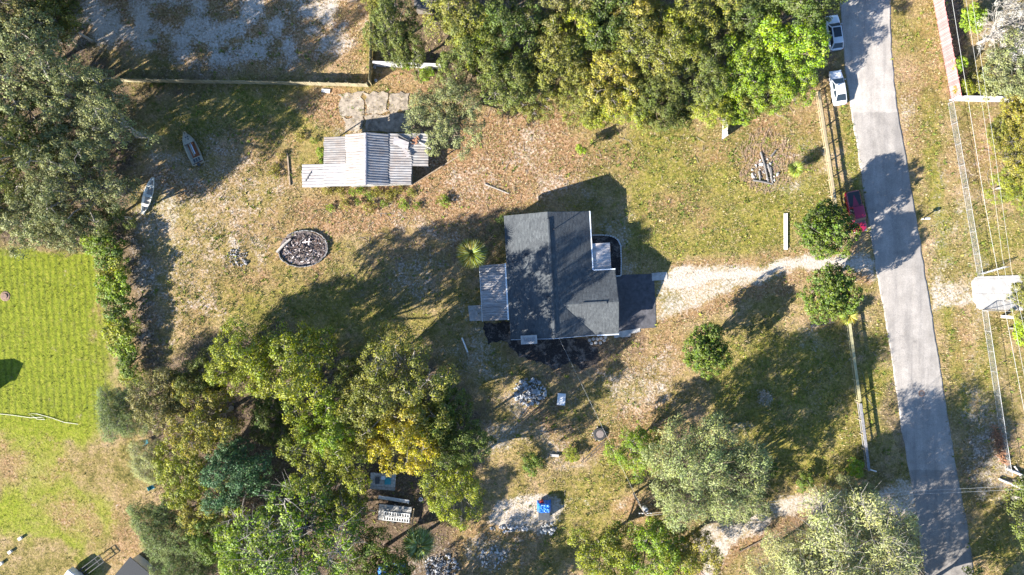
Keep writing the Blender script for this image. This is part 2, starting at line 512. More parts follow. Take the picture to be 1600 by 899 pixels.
def poly(pts, soft=12, warp=True):
    sd = poly_sd(pts, WX if warp else PXX, WY if warp else PYY)
    return sstep(-soft, soft, sd)
def stroke(pts, width, soft=5, warp=True):
    x = WX if warp else PXX; y = WY if warp else PYY
    dist = np.full(x.shape, 1e9)
    for i in range(len(pts) - 1):
        x0, y0 = pts[i]; x1, y1 = pts[i + 1]; dx, dy = x1 - x0, y1 - y0
        t = np.clip(((x - x0) * dx + (y - y0) * dy) / (dx * dx + dy * dy), 0, 1)
        dist = np.minimum(dist, np.hypot(x - x0 - t * dx, y - y0 - t * dy))
    return 1 - sstep(width / 2 - soft, width / 2 + soft, dist)
Z0 = np.zeros_like(XX)
def mx(*a):
    r = Z0
    for k in a: r = np.maximum(r, k)
    return r

DRIVE = [(1352, 386), (1320, 391), (1250, 399), (1180, 409), (1110, 416), (1045, 426), (1022, 430), (1024, 500), (1050, 500), (1090, 486),
         (1130, 464), (1200, 440), (1250, 428), (1310, 421), (1345, 424), (1376, 438)]
TRACK = [(1424, 735), (1385, 765), (1340, 772), (1290, 772), (1230, 780), (1150, 800), (1100, 822), (1085, 850), (1100, 880), (1080, 940), (1118, 940),
         (1122, 899), (1140, 862), (1165, 842), (1210, 818), (1290, 801), (1370, 802), (1405, 812), (1436, 800)]
LAWN = [(-900, 392), (60, 392), (132, 392), (158, 430), (176, 520), (198, 590), (190, 640), (235, 720), (225, 800), (240, 960), (-900, 960)]
drive_m = poly(DRIVE, 13)
track_m = poly(TRACK, 13)
drive_core = stroke([(1050, 440), (1120, 428), (1200, 418), (1290, 408), (1370, 402)], 32, 14)
lawn_poly = sstep(-12, 12, poly_sd(LAWN, PXX + w1 * 40 + w3 * 50, PYY + w2 * 40 + w4 * 60))

sand = mx(drive_m * (0.47 + 0.12 * sstep(1010, 1150, PXX)), 0.98 * drive_core * drive_m, 0.66 * track_m,
          0.80 * stroke([(1430, 770), (1330, 785), (1230, 797), (1150, 820), (1110, 850), (1105, 899)], 15, 7),
          0.62 * poly([(150, -200), (520, -200), (565, 0), (560, 70), (480, 100), (330, 110), (230, 100), (120, 40)], 30),
          0.85 * blob(300, 55, 60, 40), 0.85 * blob(390, 20, 70, 30), 0.62 * blob(540, 50, 40, 60), 0.8 * blob(190, 40, 60, 30), 0.8 * blob(360, 80, 40, 24), 0.75 * blob(460, 30, 50, 30),
          0.38 * poly([(210, 240), (340, 200), (470, 280), (430, 330), (330, 470), (260, 560), (205, 560), (210, 400)], 40),
          0.56 * blob(262, 345, 40, 38), 0.5 * blob(330, 325, 60, 25), 0.5 * blob(380, 355, 25, 15), 0.46 * blob(330, 490, 40, 22),
          0.5 * blob(375, 560, 30, 15), 0.58 * blob(230, 430, 30, 70), 0.5 * blob(270, 250, 22, 18), 0.55 * blob(310, 285, 30, 16),
          0.6 * blob(372, 403, 22, 18), 0.5 * blob(430, 395, 22, 26),
          0.52 * blob(820, 222, 48, 44), 0.52 * blob(870, 290, 60, 28), 0.42 * blob(720, 270, 60, 40), 0.45 * blob(640, 345, 60, 18),
          0.5 * blob(990, 440, 30, 40), 0.5 * blob(960, 385, 30, 40), 0.44 * blob(650, 420, 40, 40), 0.4 * blob(735, 480, 22, 22),
          0.5 * blob(760, 560, 40, 40), 0.58 * blob(790, 625, 36, 26), 0.55 * blob(770, 690, 40, 36), 0.45 * blob(860, 690, 60, 22),
          0.5 * blob(1000, 600, 60, 40), 0.56 * blob(1160, 668, 45, 13), 0.42 * blob(1265, 530, 20, 40), 0.4 * blob(1090, 690, 30, 20),
          0.85 * poly([(772, 775), (830, 768), (878, 782), (880, 818), (858, 838), (800, 830), (768, 820)], 7),
          0.6 * blob(770, 872, 26, 22), 0.5 * blob(890, 765, 26, 6), 0.5 * blob(865, 770, 20, 4),
          0.62 * blob(1195, 270, 24, 22), 0.42 * blob(1215, 310, 40, 25), 0.36 * blob(1250, 250, 60, 40),
          0.5 * blob(1405, 170, 8, 30), 0.46 * blob(1420, 160, 16, 25), 0.72 * poly([(1452, 442), (1490, 436), (1522, 440), (1522, 480), (1490, 482), (1458, 484)], 9),
          0.5 * poly([(1500, 600), (1560, 620), (1600, 760), (1560, 800), (1510, 740)], 30), 0.62 * blob(1548, 765, 14, 22),
          0.42 * blob(1490, 380, 16, 120), 0.40 * blob(1530, 420, 16, 200),
          0.55 * blob(988, 772, 12, 10), 0.45 * blob(600, 200, 70, 20), 0.45 * blob(680, 880, 40, 25), 0.4 * blob(1560, 60, 40, 60))
sand = np.where((drive_m > 0.2) | (track_m > 0.2), sand, sand * np.where((PYY < 125) & (PXX < 575), np.clip(3.2 * (fbm(XX * 0.40, YY * 0.40, 91, 5) - 0.5) + 0.75, 0.25, 1.25), 0.80))
rut = mx(*[stroke([(1040, 445 + o), (1120, 430 + o), (1200, 420 + o), (1290, 409 + o), (1375, 402 + o)], 4, 3) for o in (-7, 9)])
sand = sand * (1 - 0.30 * rut)
trk_mid = stroke([(1420, 772), (1330, 786), (1230, 798), (1150, 820), (1112, 850)], 5, 4)
sand = sand * (1 - 0.45 * trk_mid)
dirt = mx(0.62 * poly([(150, -200), (520, -200), (575, 0), (570, 110), (330, 118), (120, 60)], 20), 0.8 * blob(600, 320, 90, 26), 0.85 * blob(720, 250, 90, 60), 0.8 * blob(860, 200, 70, 40), 0.75 * blob(690, 340, 60, 20),
          0.8 * blob(560, 350, 60, 18), 0.75 * blob(500, 340, 40, 24), 0.7 * blob(300, 300, 50, 30), 0.7 * blob(430, 440, 30, 16), 0.6 * blob(1180, 200, 50, 20), 0.55 * rut, 0.5 * blob(1060, 340, 70, 50), 0.5 * blob(1250, 200, 60, 40), 0.48 * blob(1120, 230, 60, 30), 0.5 * blob(960, 230, 50, 40), 0.55 * blob(1000, 640, 60, 40),
          0.74 * poly([(640, 180), (760, 170), (850, 150), (900, 190), (930, 240), (900, 300), (800, 340), (740, 370), (560, 345), (520, 310), (640, 300)], 30),
          0.44 * poly([(330, 160), (500, 200), (470, 330), (540, 400), (380, 480), (300, 560), (230, 500), (290, 330)], 40),
          0.62 * blob(1195, 255, 50, 52), 0.4 * blob(1230, 140, 140, 50), 0.75 * blob(545, 165, 90, 30), 0.55 * blob(640, 130, 70, 30),
          0.58 * stroke([(1040, 510), (1150, 465), (1260, 434), (1350, 428)], 26, 8), 0.5 * stroke([(1060, 420), (1190, 400), (1330, 385)], 16, 7),
          0.66 * stroke([(1100, 900), (1180, 838), (1290, 806), (1360, 806)], 28, 8), 0.6 * blob(1010, 780, 50, 26), 0.5 * blob(960, 670, 60, 30),
          0.5 * blob(190, 830, 55, 60), 0.52 * blob(120, 800, 40, 30), 0.56 * blob(20, 720, 30, 50), 0.45 * blob(110, 730, 60, 30), 0.5 * blob(150, 460, 22, 60),
          0.45 * blob(1540, 250, 60, 70), 0.55 * blob(1560, 240, 24, 40), 0.42 * blob(1430, 160, 40, 130), 0.4 * blob(1500, 540, 30, 60),
          0.5 * blob(470, 390, 60, 45), 0.42 * blob(660, 380, 110, 40), 0.5 * blob(905, 545, 90, 30), 0.5 * blob(1000, 560, 90, 60), 0.6 * blob(640, 850, 200, 40),
          0.45 * blob(1270, 510, 22, 30), 0.55 * blob(850, 650, 80, 40))
green = mx(0.72 * poly([(900, 200), (1270, 190), (1295, 330), (1240, 390), (1050, 420), (980, 390), (975, 290)], 30),
           0.7 * blob(390, 175, 130, 40), 0.7 * blob(470, 210, 60, 60), 0.72 * blob(380, 470, 90, 50), 0.7 * blob(330, 400, 60, 60), 0.66 * blob(400, 310, 60, 40), 0.6 * blob(300, 480, 50, 50), 0.62 * blob(480, 420, 120, 50), 0.6 * blob(560, 480, 140, 60),
           0.85 * stroke([(1450, 150), (1455, 260), (1470, 330), (1480, 400)], 22, 12), 0.8 * stroke([(1478, 480), (1500, 560), (1510, 640)], 20, 10),
           0.7 * stroke([(1320, 170), (1340, 290)], 22, 8), 0.72 * blob(1365, 600, 24, 110), 0.55 * poly([(960, 690), (1010, 720), (980, 800), (900, 860), (830, 890), (880, 760)], 20),
           0.62 * poly([(1130, 520), (1330, 490), (1350, 740), (1200, 770), (1110, 650)], 30), 0.6 * blob(960, 620, 40, 40), 0.55 * blob(890, 640, 70, 40),
           0.6 * blob(1560, 380, 50, 60), 0.55 * blob(1560, 600, 40, 60), 0.6 * blob(1550, 860, 60, 40), 0.5 * blob(1560, 160, 50, 20), 0.5 * blob(1420, 60, 30, 40),
           0.6 * stroke([(579, 0), (577, 135)], 16, 6), 0.5 * stroke([(180, 130), (578, 134)], 12, 6))
lawn_r = lawn_poly * (0.95 - 0.30 * sstep(620, 720, PYY + w4 * 80))
lawn_r = lawn_r * (1 - 0.6 * sstep(120, 190, PXX) * sstep(400, 640, PYY))
lawn_r = lawn_r - 0.5 * lawn_poly * sstep(640, 720, PYY) * sstep(.46, .60, fbm(XX * 0.16, YY * 0.16, 123, 4))
lawn_r = mx(lawn_r, 0.75 * lawn_poly * mx(blob(100, 725, 50, 45), blob(160, 800, 22, 40), blob(45, 800, 25, 55), blob(70, 660, 70, 22), blob(20, 800, 20, 50)))
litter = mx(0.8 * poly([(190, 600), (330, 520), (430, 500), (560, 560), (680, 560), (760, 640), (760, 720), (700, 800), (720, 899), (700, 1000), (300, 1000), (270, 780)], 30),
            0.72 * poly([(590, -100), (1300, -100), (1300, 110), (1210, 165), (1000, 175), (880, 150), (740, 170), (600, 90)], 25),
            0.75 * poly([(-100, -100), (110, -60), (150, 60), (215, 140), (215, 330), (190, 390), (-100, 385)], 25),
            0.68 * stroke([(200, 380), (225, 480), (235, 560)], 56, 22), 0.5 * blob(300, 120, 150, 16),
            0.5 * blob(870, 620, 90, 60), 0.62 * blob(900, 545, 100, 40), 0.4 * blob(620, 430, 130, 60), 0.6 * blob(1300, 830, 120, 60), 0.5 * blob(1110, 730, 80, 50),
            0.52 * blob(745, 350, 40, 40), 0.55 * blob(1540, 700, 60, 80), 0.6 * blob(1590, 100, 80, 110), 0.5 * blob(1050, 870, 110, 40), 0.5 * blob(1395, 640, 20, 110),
            0.4 * blob(660, 390, 130, 26), 0.95 * poly([(1462, -60), (1500, -60), (1512, 140), (1490, 150), (1474, 60)], 6))  # last strip: dark brown soil, painted to deepen the pink fence's shadow
su = PXX - (PYY - 390) * 0.085
stripe = (0.5 + 0.5 * np.sin(su / 10.3 * 2 * PI + (w1 * 1.1))) ** 3 * lawn_poly * (1 - sstep(630, 680, PYY + w4 * 50)) * (0.65 + 0.7 * fbm(XX * 0.2, YY * 0.2, 77, 3))
stripe = np.clip(stripe, 0, 1)

fine = fbm(XX * 1.3, YY * 1.3, 31, 3) - 0.5
RLc = [(1285, -900), (1350, -60), (1353, 0), (1356, 80), (1367, 180), (1387, 300), (1413, 458), (1436, 600), (1462, 760), (1484, 899), (1525, 1150)]
road_core = stroke(RLc, 64, 3, warp=False)
ZZ = -0.045 + 0.05 * fine + 0.02 * w1
ZZ = np.where((np.abs(XX) > 77) | (np.abs(YY) > 47), -0.06, ZZ)
ZZ = np.where(drive_m > 0.4, -0.03 + 0.025 * fine, ZZ)
ZZ = np.where(road_core > 0.3, -0.14, ZZ)
nx, ny = XX.shape
nvert = nx * ny
co = np.stack([XX, YY, ZZ], -1).reshape(-1, 3).astype(np.float32)
ii, jj = np.meshgrid(np.arange(nx - 1), np.arange(ny - 1), indexing='ij')
quads = np.stack([ii * ny + jj, (ii + 1) * ny + jj, (ii + 1) * ny + jj + 1, ii * ny + jj + 1], -1).reshape(-1, 4)
dirt = np.clip(dirt * 1.14, 0, 1)
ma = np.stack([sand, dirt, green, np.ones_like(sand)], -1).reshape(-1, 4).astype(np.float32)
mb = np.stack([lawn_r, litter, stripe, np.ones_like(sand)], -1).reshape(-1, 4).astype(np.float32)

def mesh_np(name, co_, q, mat, attrs=None, face_attrs=None, smooth=False):
    me = bpy.data.meshes.new(name)
    k = q.shape[1]
    me.vertices.add(len(co_)); me.vertices.foreach_set('co', np.ascontiguousarray(co_, np.float32).ravel())
    me.loops.add(q.size); me.loops.foreach_set('vertex_index', np.ascontiguousarray(q, np.int32).ravel())
    me.polygons.add(len(q)); me.polygons.foreach_set('loop_start', np.arange(0, q.size, k, dtype=np.int32))
    if smooth: me.polygons.foreach_set('use_smooth', np.ones(len(q), bool))
    me.update(calc_edges=True)
    for n_, a in (attrs or {}).items():
        at = me.attributes.new(n_, 'FLOAT_COLOR', 'POINT'); at.data.foreach_set('color', np.ascontiguousarray(a, np.float32).ravel())
    for n_, a in (face_attrs or {}).items():
        at = me.attributes.new(n_, 'FLOAT_COLOR', 'FACE'); at.data.foreach_set('color', np.ascontiguousarray(a, np.float32).ravel())
    if mat: me.materials.append(mat)
    me.validate()
    return me

def face_mean(a):
    f = a.reshape(-1)
    return f[quads].mean(1)
fd = face_mean(drive_m) > 0.45; ft = (face_mean(track_m) > 0.45) & ~fd; fl = (face_mean(lawn_poly) > 0.5) & ~fd & ~ft
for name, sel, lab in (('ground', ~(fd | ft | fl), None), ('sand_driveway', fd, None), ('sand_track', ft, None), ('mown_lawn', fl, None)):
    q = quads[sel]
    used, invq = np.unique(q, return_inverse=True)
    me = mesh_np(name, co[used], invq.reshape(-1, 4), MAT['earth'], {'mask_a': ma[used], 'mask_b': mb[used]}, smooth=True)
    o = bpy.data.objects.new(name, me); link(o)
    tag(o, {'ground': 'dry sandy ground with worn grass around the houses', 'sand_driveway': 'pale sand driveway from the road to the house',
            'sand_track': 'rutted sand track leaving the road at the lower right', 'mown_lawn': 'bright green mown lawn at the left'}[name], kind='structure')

# ------------------------------------------------------------------ road
RL = [(1240, -900), (1305, -120), (1313, 0), (1318, 77), (1328, 153), (1332, 190), (1340, 227), (1350, 300), (1373, 440), (1387, 517), (1399, 600), (1416, 710), (1428, 773), (1439, 850), (1446, 899), (1475, 1080), (1640, 2100)]
RR = [(1315, -900), (1383, -120), (1392, 0), (1394, 87), (1402, 167), (1413, 233), (1425, 303), (1440, 393), (1453, 477), (1466, 550), (1473, 600), (1483, 667), (1496, 747), (1509, 806), (1522, 899), (1551, 1080), (1716, 2100)]
def interp_x(line, y):
    return np.interp(y, [p[1] for p in line], [p[0] for p in line])
ys = np.concatenate([np.linspace(-900, -60, 20), np.linspace(-50, 950, 500), np.linspace(970, 2100, 20)])
xl = interp_x(RL, ys); xr = interp_x(RR, ys)
# smooth the polyline corners
ker = np.ones(25) / 25
def sm(a):
    m = a.copy(); c_ = np.convolve(np.pad(a[20:520], 12, 'edge'), ker, 'valid'); m[32:508] = c_[12:-12]; return m
xl = sm(xl); xr = sm(xr)
xl = xl + (fbm(ys * 0.06, ys * 0 + 3, 5, 5) - 0.5) * 4; xr = xr + (fbm(ys * 0.06, ys * 0 + 9, 6, 5) - 0.5) * 3
NC = 30
tt = np.linspace(0, 1, NC)
rx = xl[:, None] * (1 - tt) + xr[:, None] * tt; ry = np.repeat(ys[:, None], NC, 1)
ry = ry - (tt[None, :] - 0.5) * 10
wx = (rx - 800) / PPM; wy = (449.5 - ry) / PPM
crown = -0.022 + 0.07 * (1 - (2 * tt[None, :] - 1) ** 2) + 0 * wx
tone = np.ones_like(rx)
jit = (fbm(rx * 0.05, ry * 0.05, 21, 3) - 0.5) * 10
ryj = ry + jit * 0.3
new = ryj > 176
tone = np.where(new, 0.80, 0.96)
tone = np.where(new & (tt[None, :] > 0.47) & (ryj < 420), 0.72, tone)
tone = np.where(ryj > 735, 0.60, tone)
tone = tone * (1 + 0.10 * np.exp(-((tt[None, :] - 0.26) / 0.07) ** 2) + 0.10 * np.exp(-((tt[None, :] - 0.72) / 0.07) ** 2))
edge = np.minimum(tt, 1 - tt)[None, :]
tone = tone * np.where(edge < 0.04, 1.06, 1.0) * (0.92 + 0.16 * fbm(rx * 0.02, ry * 0.02, 55, 4))
cr_ = np.stack([wx, wy, crown], -1)
cr_ = np.concatenate([np.stack([wx[:, :1], wy[:, :1], np.full_like(wx[:, :1], -0.12)], -1), cr_, np.stack([wx[:, -1:], wy[:, -1:], np.full_like(wx[:, :1], -0.12)], -1)], 1)
tone = np.concatenate([tone[:, :1], tone, tone[:, -1:]], 1)
nr, nc = cr_.shape[:2]
ii, jj = np.meshgrid(np.arange(nr - 1), np.arange(nc - 1), indexing='ij')
rq = np.stack([ii * nc + jj, (ii + 1) * nc + jj, (ii + 1) * nc + jj + 1, ii * nc + jj + 1], -1).reshape(-1, 4)
tcol = np.stack([tone, tone, tone, np.ones_like(tone)], -1).reshape(-1, 4)
me = mesh_np('road', cr_.reshape(-1, 3), rq, MAT['asphalt'], {'tone': tcol}, smooth=True)
road = link(bpy.data.objects.new('road', me)); tag(road, 'grey asphalt road running down the right side', kind='structure')
# manhole and a strip of tar along the seam
mh = thing('manhole_cover', 'dark round manhole cover in the road', 'manhole', P(1440, 615, 0.045))
MB().lathe([(0.0, 0.0), (0.42, 0.0), (0.42, 0.012), (0.0, 0.012)], 20).build('ring', MAT['rust'], mh)
MB().lathe([(0.0, 0.012), (0.33, 0.012), (0.33, 0.022), (0.0, 0.026)], 20).build('lid', MAT['tar'], mh)

# ------------------------------------------------------------------ paved sheets
def sheet(name, pts, mat, label, z0=-0.1, z1=0.02, jitter=0.0, cat=None, kind='structure', n=6, rag=0.0):
    w = [P(*p) for p in pts]; out = []
    for i in range(len(w)):
        a, b = w[i], w[(i + 1) % len(w)]
        for k in range(n):
            p = a.lerp(b, k / n)
            if jitter: p = p + Vector((random.uniform(-1, 1), random.uniform(-1, 1), 0)) * jitter
            if rag: p = p + Vector((math.sin(p.x * 2.3 + p.y * 1.1) + .6 * math.sin(p.y * 5.1 - p.x * 3.7), math.cos(p.y * 2.9 - p.x * 1.7) + .6 * math.sin(p.x * 6.3 + p.y), 0)) * rag
            out.append((p.x, p.y))
    o = MB().prism(out, z0, z1).build(name, mat)
    tag(o, label, cat, kind=kind)
    return o
sheet('parking_pad', [(955, 430), (1022, 428), (1025, 512), (958, 518)], MAT['black_top'], 'dark paved parking pad beside the house', z1=0.025, jitter=0.03)
sheet('concrete_apron', [(1018, 427), (1042, 425), (1043, 437), (1019, 439)], MAT['concrete'], 'small pale concrete strip at the corner of the parking pad', z1=0.05, jitter=0.02)
sheet('walkway', [(958, 519), (1000, 513), (1000, 519), (986, 521), (985, 526), (960, 528)], MAT['concrete'], 'pale concrete walk along the south side of the parking pad', z1=0.03, jitter=0.05)
cdv = sheet('concrete_driveway', [(1524, 433), (1620, 429), (1622, 486), (1531, 484), (1521, 470), (1518, 440)], MAT['concrete'], 'pale concrete driveway slab across the road', z1=0.045, jitter=0.03)
for qi in range(5):
    for qj in range(2):
        xa, xb = 1525 + 19.3 * qi, 1525 + 19.3 * (qi + 1) - .5; ya, yb = 435.5 + 23.6 * qj, 435.5 + 23.6 * (qj + 1) - .5
        w = [P(xa, ya), P(xb, ya), P(xb, yb), P(xa, yb)]
        MB().prism([(p.x, p.y) for p in w], .03, .062 + random.uniform(0, .006)).build('slab_panel', MAT['concrete'], cdv)
sheet('concrete_pad', [(731, 478), (752, 477), (755, 501), (734, 502)], MAT['concrete'], 'small concrete pad beside the patio roof', z1=0.05)
sheet('mulch_bed', [(757, 504), (800, 504), (812, 525), (850, 527), (905, 527), (935, 546), (940, 566), (915, 578), (888, 566), (868, 578), (845, 566), (822, 562), (800, 545), (790, 534), (765, 536), (758, 524)], MAT['mulch'],
      'black mulch bed along the south wall of the house', z1=0.03, jitter=0.03, n=22, rag=.16)
sheet('mulch_bed', [(921, 368), (952, 368), (963, 373), (969, 384), (970, 432), (921, 432)], MAT['mulch'], 'black mulch bed inside the curved white edging', z1=0.03, jitter=0.02)

# ------------------------------------------------------------------ main house
EAVE = 3.0; HW = 11.24; HL = 16.3; SL = 0.375; OV = 0.4
hs = P(798, 531, EAVE)
house = thing('house', 'house with grey shingle gable roofs at the centre of the yard', 'house', (hs.x, hs.y, 0), math.radians(3.2))
RW = HW / 2; RID = EAVE + RW * SL
CX = 3.0; CY = 8.45; CR = CY / 2; CRID = EAVE + CR * SL            # cross gable: reach, width, half, ridge
t = 0.16
MB().slab([(0, 0, EAVE), (RW, 0, RID), (RW, HL, RID), (0, HL, EAVE)], t).build('roof_slope', MAT['shingle'], house)
MB().slab([(RW, 0, RID), (HW, 0, EAVE), (HW, HL, EAVE), (RW, HL, RID)], t).build('roof_slope', MAT['shingle'], house)
MB().slab([(HW, CY, EAVE + .004), (HW + CX, CY, EAVE + .004), (HW + CX, CR, CRID + .004), (HW - CR, CR, CRID + .004)], t).build('roof_slope', MAT['shingle'], house)
MB().slab([(HW, 0, EAVE + .004), (HW - CR, CR, CRID + .004), (HW + CX, CR, CRID + .004), (HW + CX, 0, EAVE + .004)], t).build('roof_slope', MAT['shingle'], house)
# shingle courses: thin proud strips on each slope give the roof its relief
def courses(x_of, y0f, y1f, n, zf, ang, name='shingle_courses'):
    mb_ = MB()
    for k in range(n):
        u = (k + 0.5) / n
        x, z = x_of(u), zf(u)
        a, b = y0f(u), y1f(u)
        yy = a
        while yy < b - 0.05:
            L = min(random.uniform(0.7, 1.3), b - yy)
            mb_.box((x, yy + L / 2, z + random.uniform(0.0, 0.006)), (0.14, L - 0.012, 0.018), rot=Matrix.Rotation(ang, 3, 'Y'))
            yy += L
    return mb_
pa = math.atan(SL)
m_ = courses(lambda u: u * RW, lambda u: 0.05, lambda u: HL - 0.05, 31, lambda u: EAVE + u * RW * SL + 0.004, -pa)
tag(m_.build('shingle_courses', MAT['shingle'], house), kind='stuff')
m_ = MB()
for k in range(31):
    u = (k + 0.5) / 31; d_ = u * RW; x = HW - d_; z = EAVE + d_ * SL + 0.004
    spans = [(0.05, HL - 0.05)] if d_ >= CR else [(CY - d_ + 0.1, HL - 0.05)]
    if d_ < CR: spans.append((0.05, max(0.06, d_ - 0.1)))
    for a, b in spans:
        yy = a
        while yy < b - 0.05:
            L = min(random.uniform(0.7, 1.3), b - yy)
            m_.box((x, yy + L / 2, z + random.uniform(0, 0.006)), (0.14, L - 0.012, 0.018), rot=Matrix.Rotation(pa, 3, 'Y')); yy += L
tag(m_.build('shingle_courses', MAT['shingle'], house), kind='stuff')
m_ = MB()
for sgn in (0, 1):
    for k in range(23):
        d_ = (k + 0.5) / 23 * CR
        y = d_ if sgn == 0 else CY - d_
        z = EAVE + d_ * SL + 0.008
        xx = HW - d_ + 0.12; b = HW + CX - 0.05
        while xx < b - 0.05:
            L = min(random.uniform(0.7, 1.3), b - xx)
            m_.box((xx + L / 2, y, z + random.uniform(0, 0.006)), (L - 0.012, 0.14, 0.018), rot=Matrix.Rotation(pa if sgn == 0 else -pa, 3, 'X')); xx += L
tag(m_.build('shingle_courses', MAT['shingle'], house), kind='stuff')
# ridge vents
rv = MB()
rv.add([(RW - .2, 0.6, RID - .03), (RW + .2, 0.6, RID - .03), (RW + .17, 0.6, RID + .08), (RW, 0.6, RID + .12), (RW - .17, 0.6, RID + .08)] +
       [(RW - .2, HL - .9, RID - .03), (RW + .2, HL - .9, RID - .03), (RW + .17, HL - .9, RID + .08), (RW, HL - .9, RID + .12), (RW - .17, HL - .9, RID + .08)],
       [(0, 1, 2, 3, 4), (9, 8, 7, 6, 5), (0, 5, 6, 1), (1, 6, 7, 2), (2, 7, 8, 3), (3, 8, 9, 4), (4, 9, 5, 0)])
rv.build('ridge_vent', MAT['shingle'], house)
rv = MB(); x0, x1 = HW - 1.7, HW + 1.4
rv.add([(x0, CR - .2, CRID - .03), (x0, CR + .2, CRID - .03), (x0, CR + .17, CRID + .09), (x0, CR, CRID + .12), (x0, CR - .17, CRID + .09),
        (x1, CR - .2, CRID - .03), (x1, CR + .2, CRID - .03), (x1, CR + .17, CRID + .09), (x1, CR, CRID + .12), (x1, CR - .17, CRID + .09)],
       [(4, 3, 2, 1, 0), (5, 6, 7, 8, 9), (1, 6, 5, 0), (2, 7, 6, 1), (3, 8, 7, 2), (4, 9, 8, 3), (0, 5, 9, 4)])
rv.build('ridge_vent', MAT['shingle'], house)
# walls (gable ends are pentagons)
def gable_wall(y, yt):
    q = [(OV, y), (HW - OV, y)]
    z = lambda x: EAVE - t - 0.06 + (x if x < RW else HW - x) * SL
    vv = [(OV, y, 0), (HW - OV, y, 0), (HW - OV, y, z(HW - OV)), (RW, y, z(RW)), (OV, y, z(OV))]
    vv += [(a, y + yt, c) for a, b, c in vv]
    return MB().add(vv, [(0, 1, 2, 3, 4), (9, 8, 7, 6, 5), (0, 5, 6, 1), (1, 6, 7, 2), (2, 7, 8, 3), (3, 8, 9, 4), (4, 9, 5, 0)])
gable_wall(OV, 0.15).build('wall', MAT['cream_wall'], house)
gable_wall(HL - OV - 0.15, 0.15).build('wall', MAT['cream_wall'], house)
MB().box((OV + .075, HL / 2, 1.42), (0.15, HL - 2 * OV - 0.31, 2.84)).build('wall', MAT['cream_wall'], house)
MB().box((HW - OV - .075, (CY + HL) / 2, 1.42), (0.15, HL - CY - 2 * OV + 0.4, 2.84)).build('wall', MAT['cream_wall'], house)
xe = HW + CX - OV
vv = [(xe, OV, 0), (xe, CY - OV, 0), (xe, CY - OV, 2.85), (xe, CR, CRID - .25), (xe, OV, 2.85)]; vv += [(a - .15, b, c) for a, b, c in vv]
MB().add(vv, [(0, 1, 2, 3, 4), (9, 8, 7, 6, 5), (0, 5, 6, 1), (1, 6, 7, 2), (2, 7, 8, 3), (3, 8, 9, 4), (4, 9, 5, 0)]).build('wall', MAT['cream_wall'], house)
MB().box(((HW - OV + xe - .15) / 2, OV + .075, 1.42), (CX - 0.16, 0.15, 2.84)).build('wall', MAT['cream_wall'], house)
MB().box(((HW - OV + xe - .15) / 2, CY - OV - .075, 1.42), (CX - 0.16, 0.15, 2.84)).build('wall', MAT['cream_wall'], house)
gd = MB().box((xe + .02, CR, 1.1), (0.06, 4.8, 2.2)).build('garage_door', MAT['white_paint'], house)
for k in range(4):
    MB().box((xe + .056, CR, 0.3 + 0.54 * k), (0.012, 4.7, 0.48)).build('panel', MAT['white_paint'], gd)
dr = MB().box((HW - OV + .02, CY + 2.0, 1.05), (0.06, 0.95, 2.1)).build('door', MAT['teal_plastic'], house)
MB().box((HW - OV + .07, CY + 1.65, 1.0), (0.06, 0.05, 0.12)).build('handle', MAT['chrome'], dr)
def window(c, s, nrm):
    w = MB().box(c, s).build('window', MAT['white_paint'], house)
    ss = tuple(max(0.02, q - 0.16) if q > 0.2 else q + 0.02 for q in s)
    MB().box(c, ss).build('pane', MAT['glass'], w)
for yy in (CY + 4.5, CY + 6.5): window((HW - OV + .01, yy, 1.6), (0.08, 1.2, 1.2), 0)
for yy in (1.8, 14.5): window((OV - .01, yy, 1.6), (0.08, 1.4, 1.2), 0)
for xx in (5.2, 8.3): window((xx, OV - .01, 1.6), (1.2, 0.08, 1.2), 0)
for xx in (3, 7.6): window((xx, HL - OV + .01, 1.6), (1.2, 0.08, 1.2), 0)
# fascia, gutters
def gut(a, b, w=.13): MB().beam(a, b, w, 0.14).build('gutter', MAT['trim'], house)
gut((HW + .07, CY + .1, EAVE - .03), (HW + .07, HL, EAVE - .03)); MB().beam((.04, .05, EAVE - .26), (.04, HL - .05, EAVE - .26), .05, .18).build('fascia', MAT['trim'], house)
gut((HW + .15, CY + .07, EAVE - .03), (HW + CX, CY + .07, EAVE - .03)); gut((HW + .1, -.08, EAVE - .05), (HW + CX, -.08, EAVE - .05))
for y, dz in ((-.03, .13), (HL - .05, .29)):
    MB().beam((0.05, y, EAVE - dz), (RW, y, RID - dz), .05, .20).build('fascia', MAT['trim'], house)
    MB().beam((RW, y, RID - dz), (HW - .05, y, EAVE - dz), .05, .20).build('fascia', MAT['trim'], house)
MB().beam((HW + CX - .04, 0.05, EAVE - .28), (HW + CX - .04, CR, CRID - .28), .05, .2).build('fascia', MAT['trim'], house)
MB().beam((HW + CX - .04, CR, CRID - .28), (HW + CX - .04, CY - .05, EAVE - .28), .05, .2).build('fascia', MAT['trim'], house)
# roof pipes
def hl(px, py, z):
    w = P(px, py, z); return (house.matrix_world.inverted() @ Vector((w.x, w.y, z)))
bpy.context.view_layer.update()
for (px, py, hgt, r) in ((865, 359, 0.95, .06), (822, 398, 0.25, .16), (801, 409, 0.2, .10), (855, 464, 0.3, .13)):
    p = hl(px, py, 4.4); z = EAVE + min(p.x, HW - p.x) * SL
    MB().lathe([(r * 1.5, -.1), (r * 1.5, 0.02), (r, 0.04), (r, hgt), (r * .6, hgt), (r * .6, hgt - .05)], 12, (p.x, p.y, z)).build('vent_pipe', MAT['black_metal'], house)
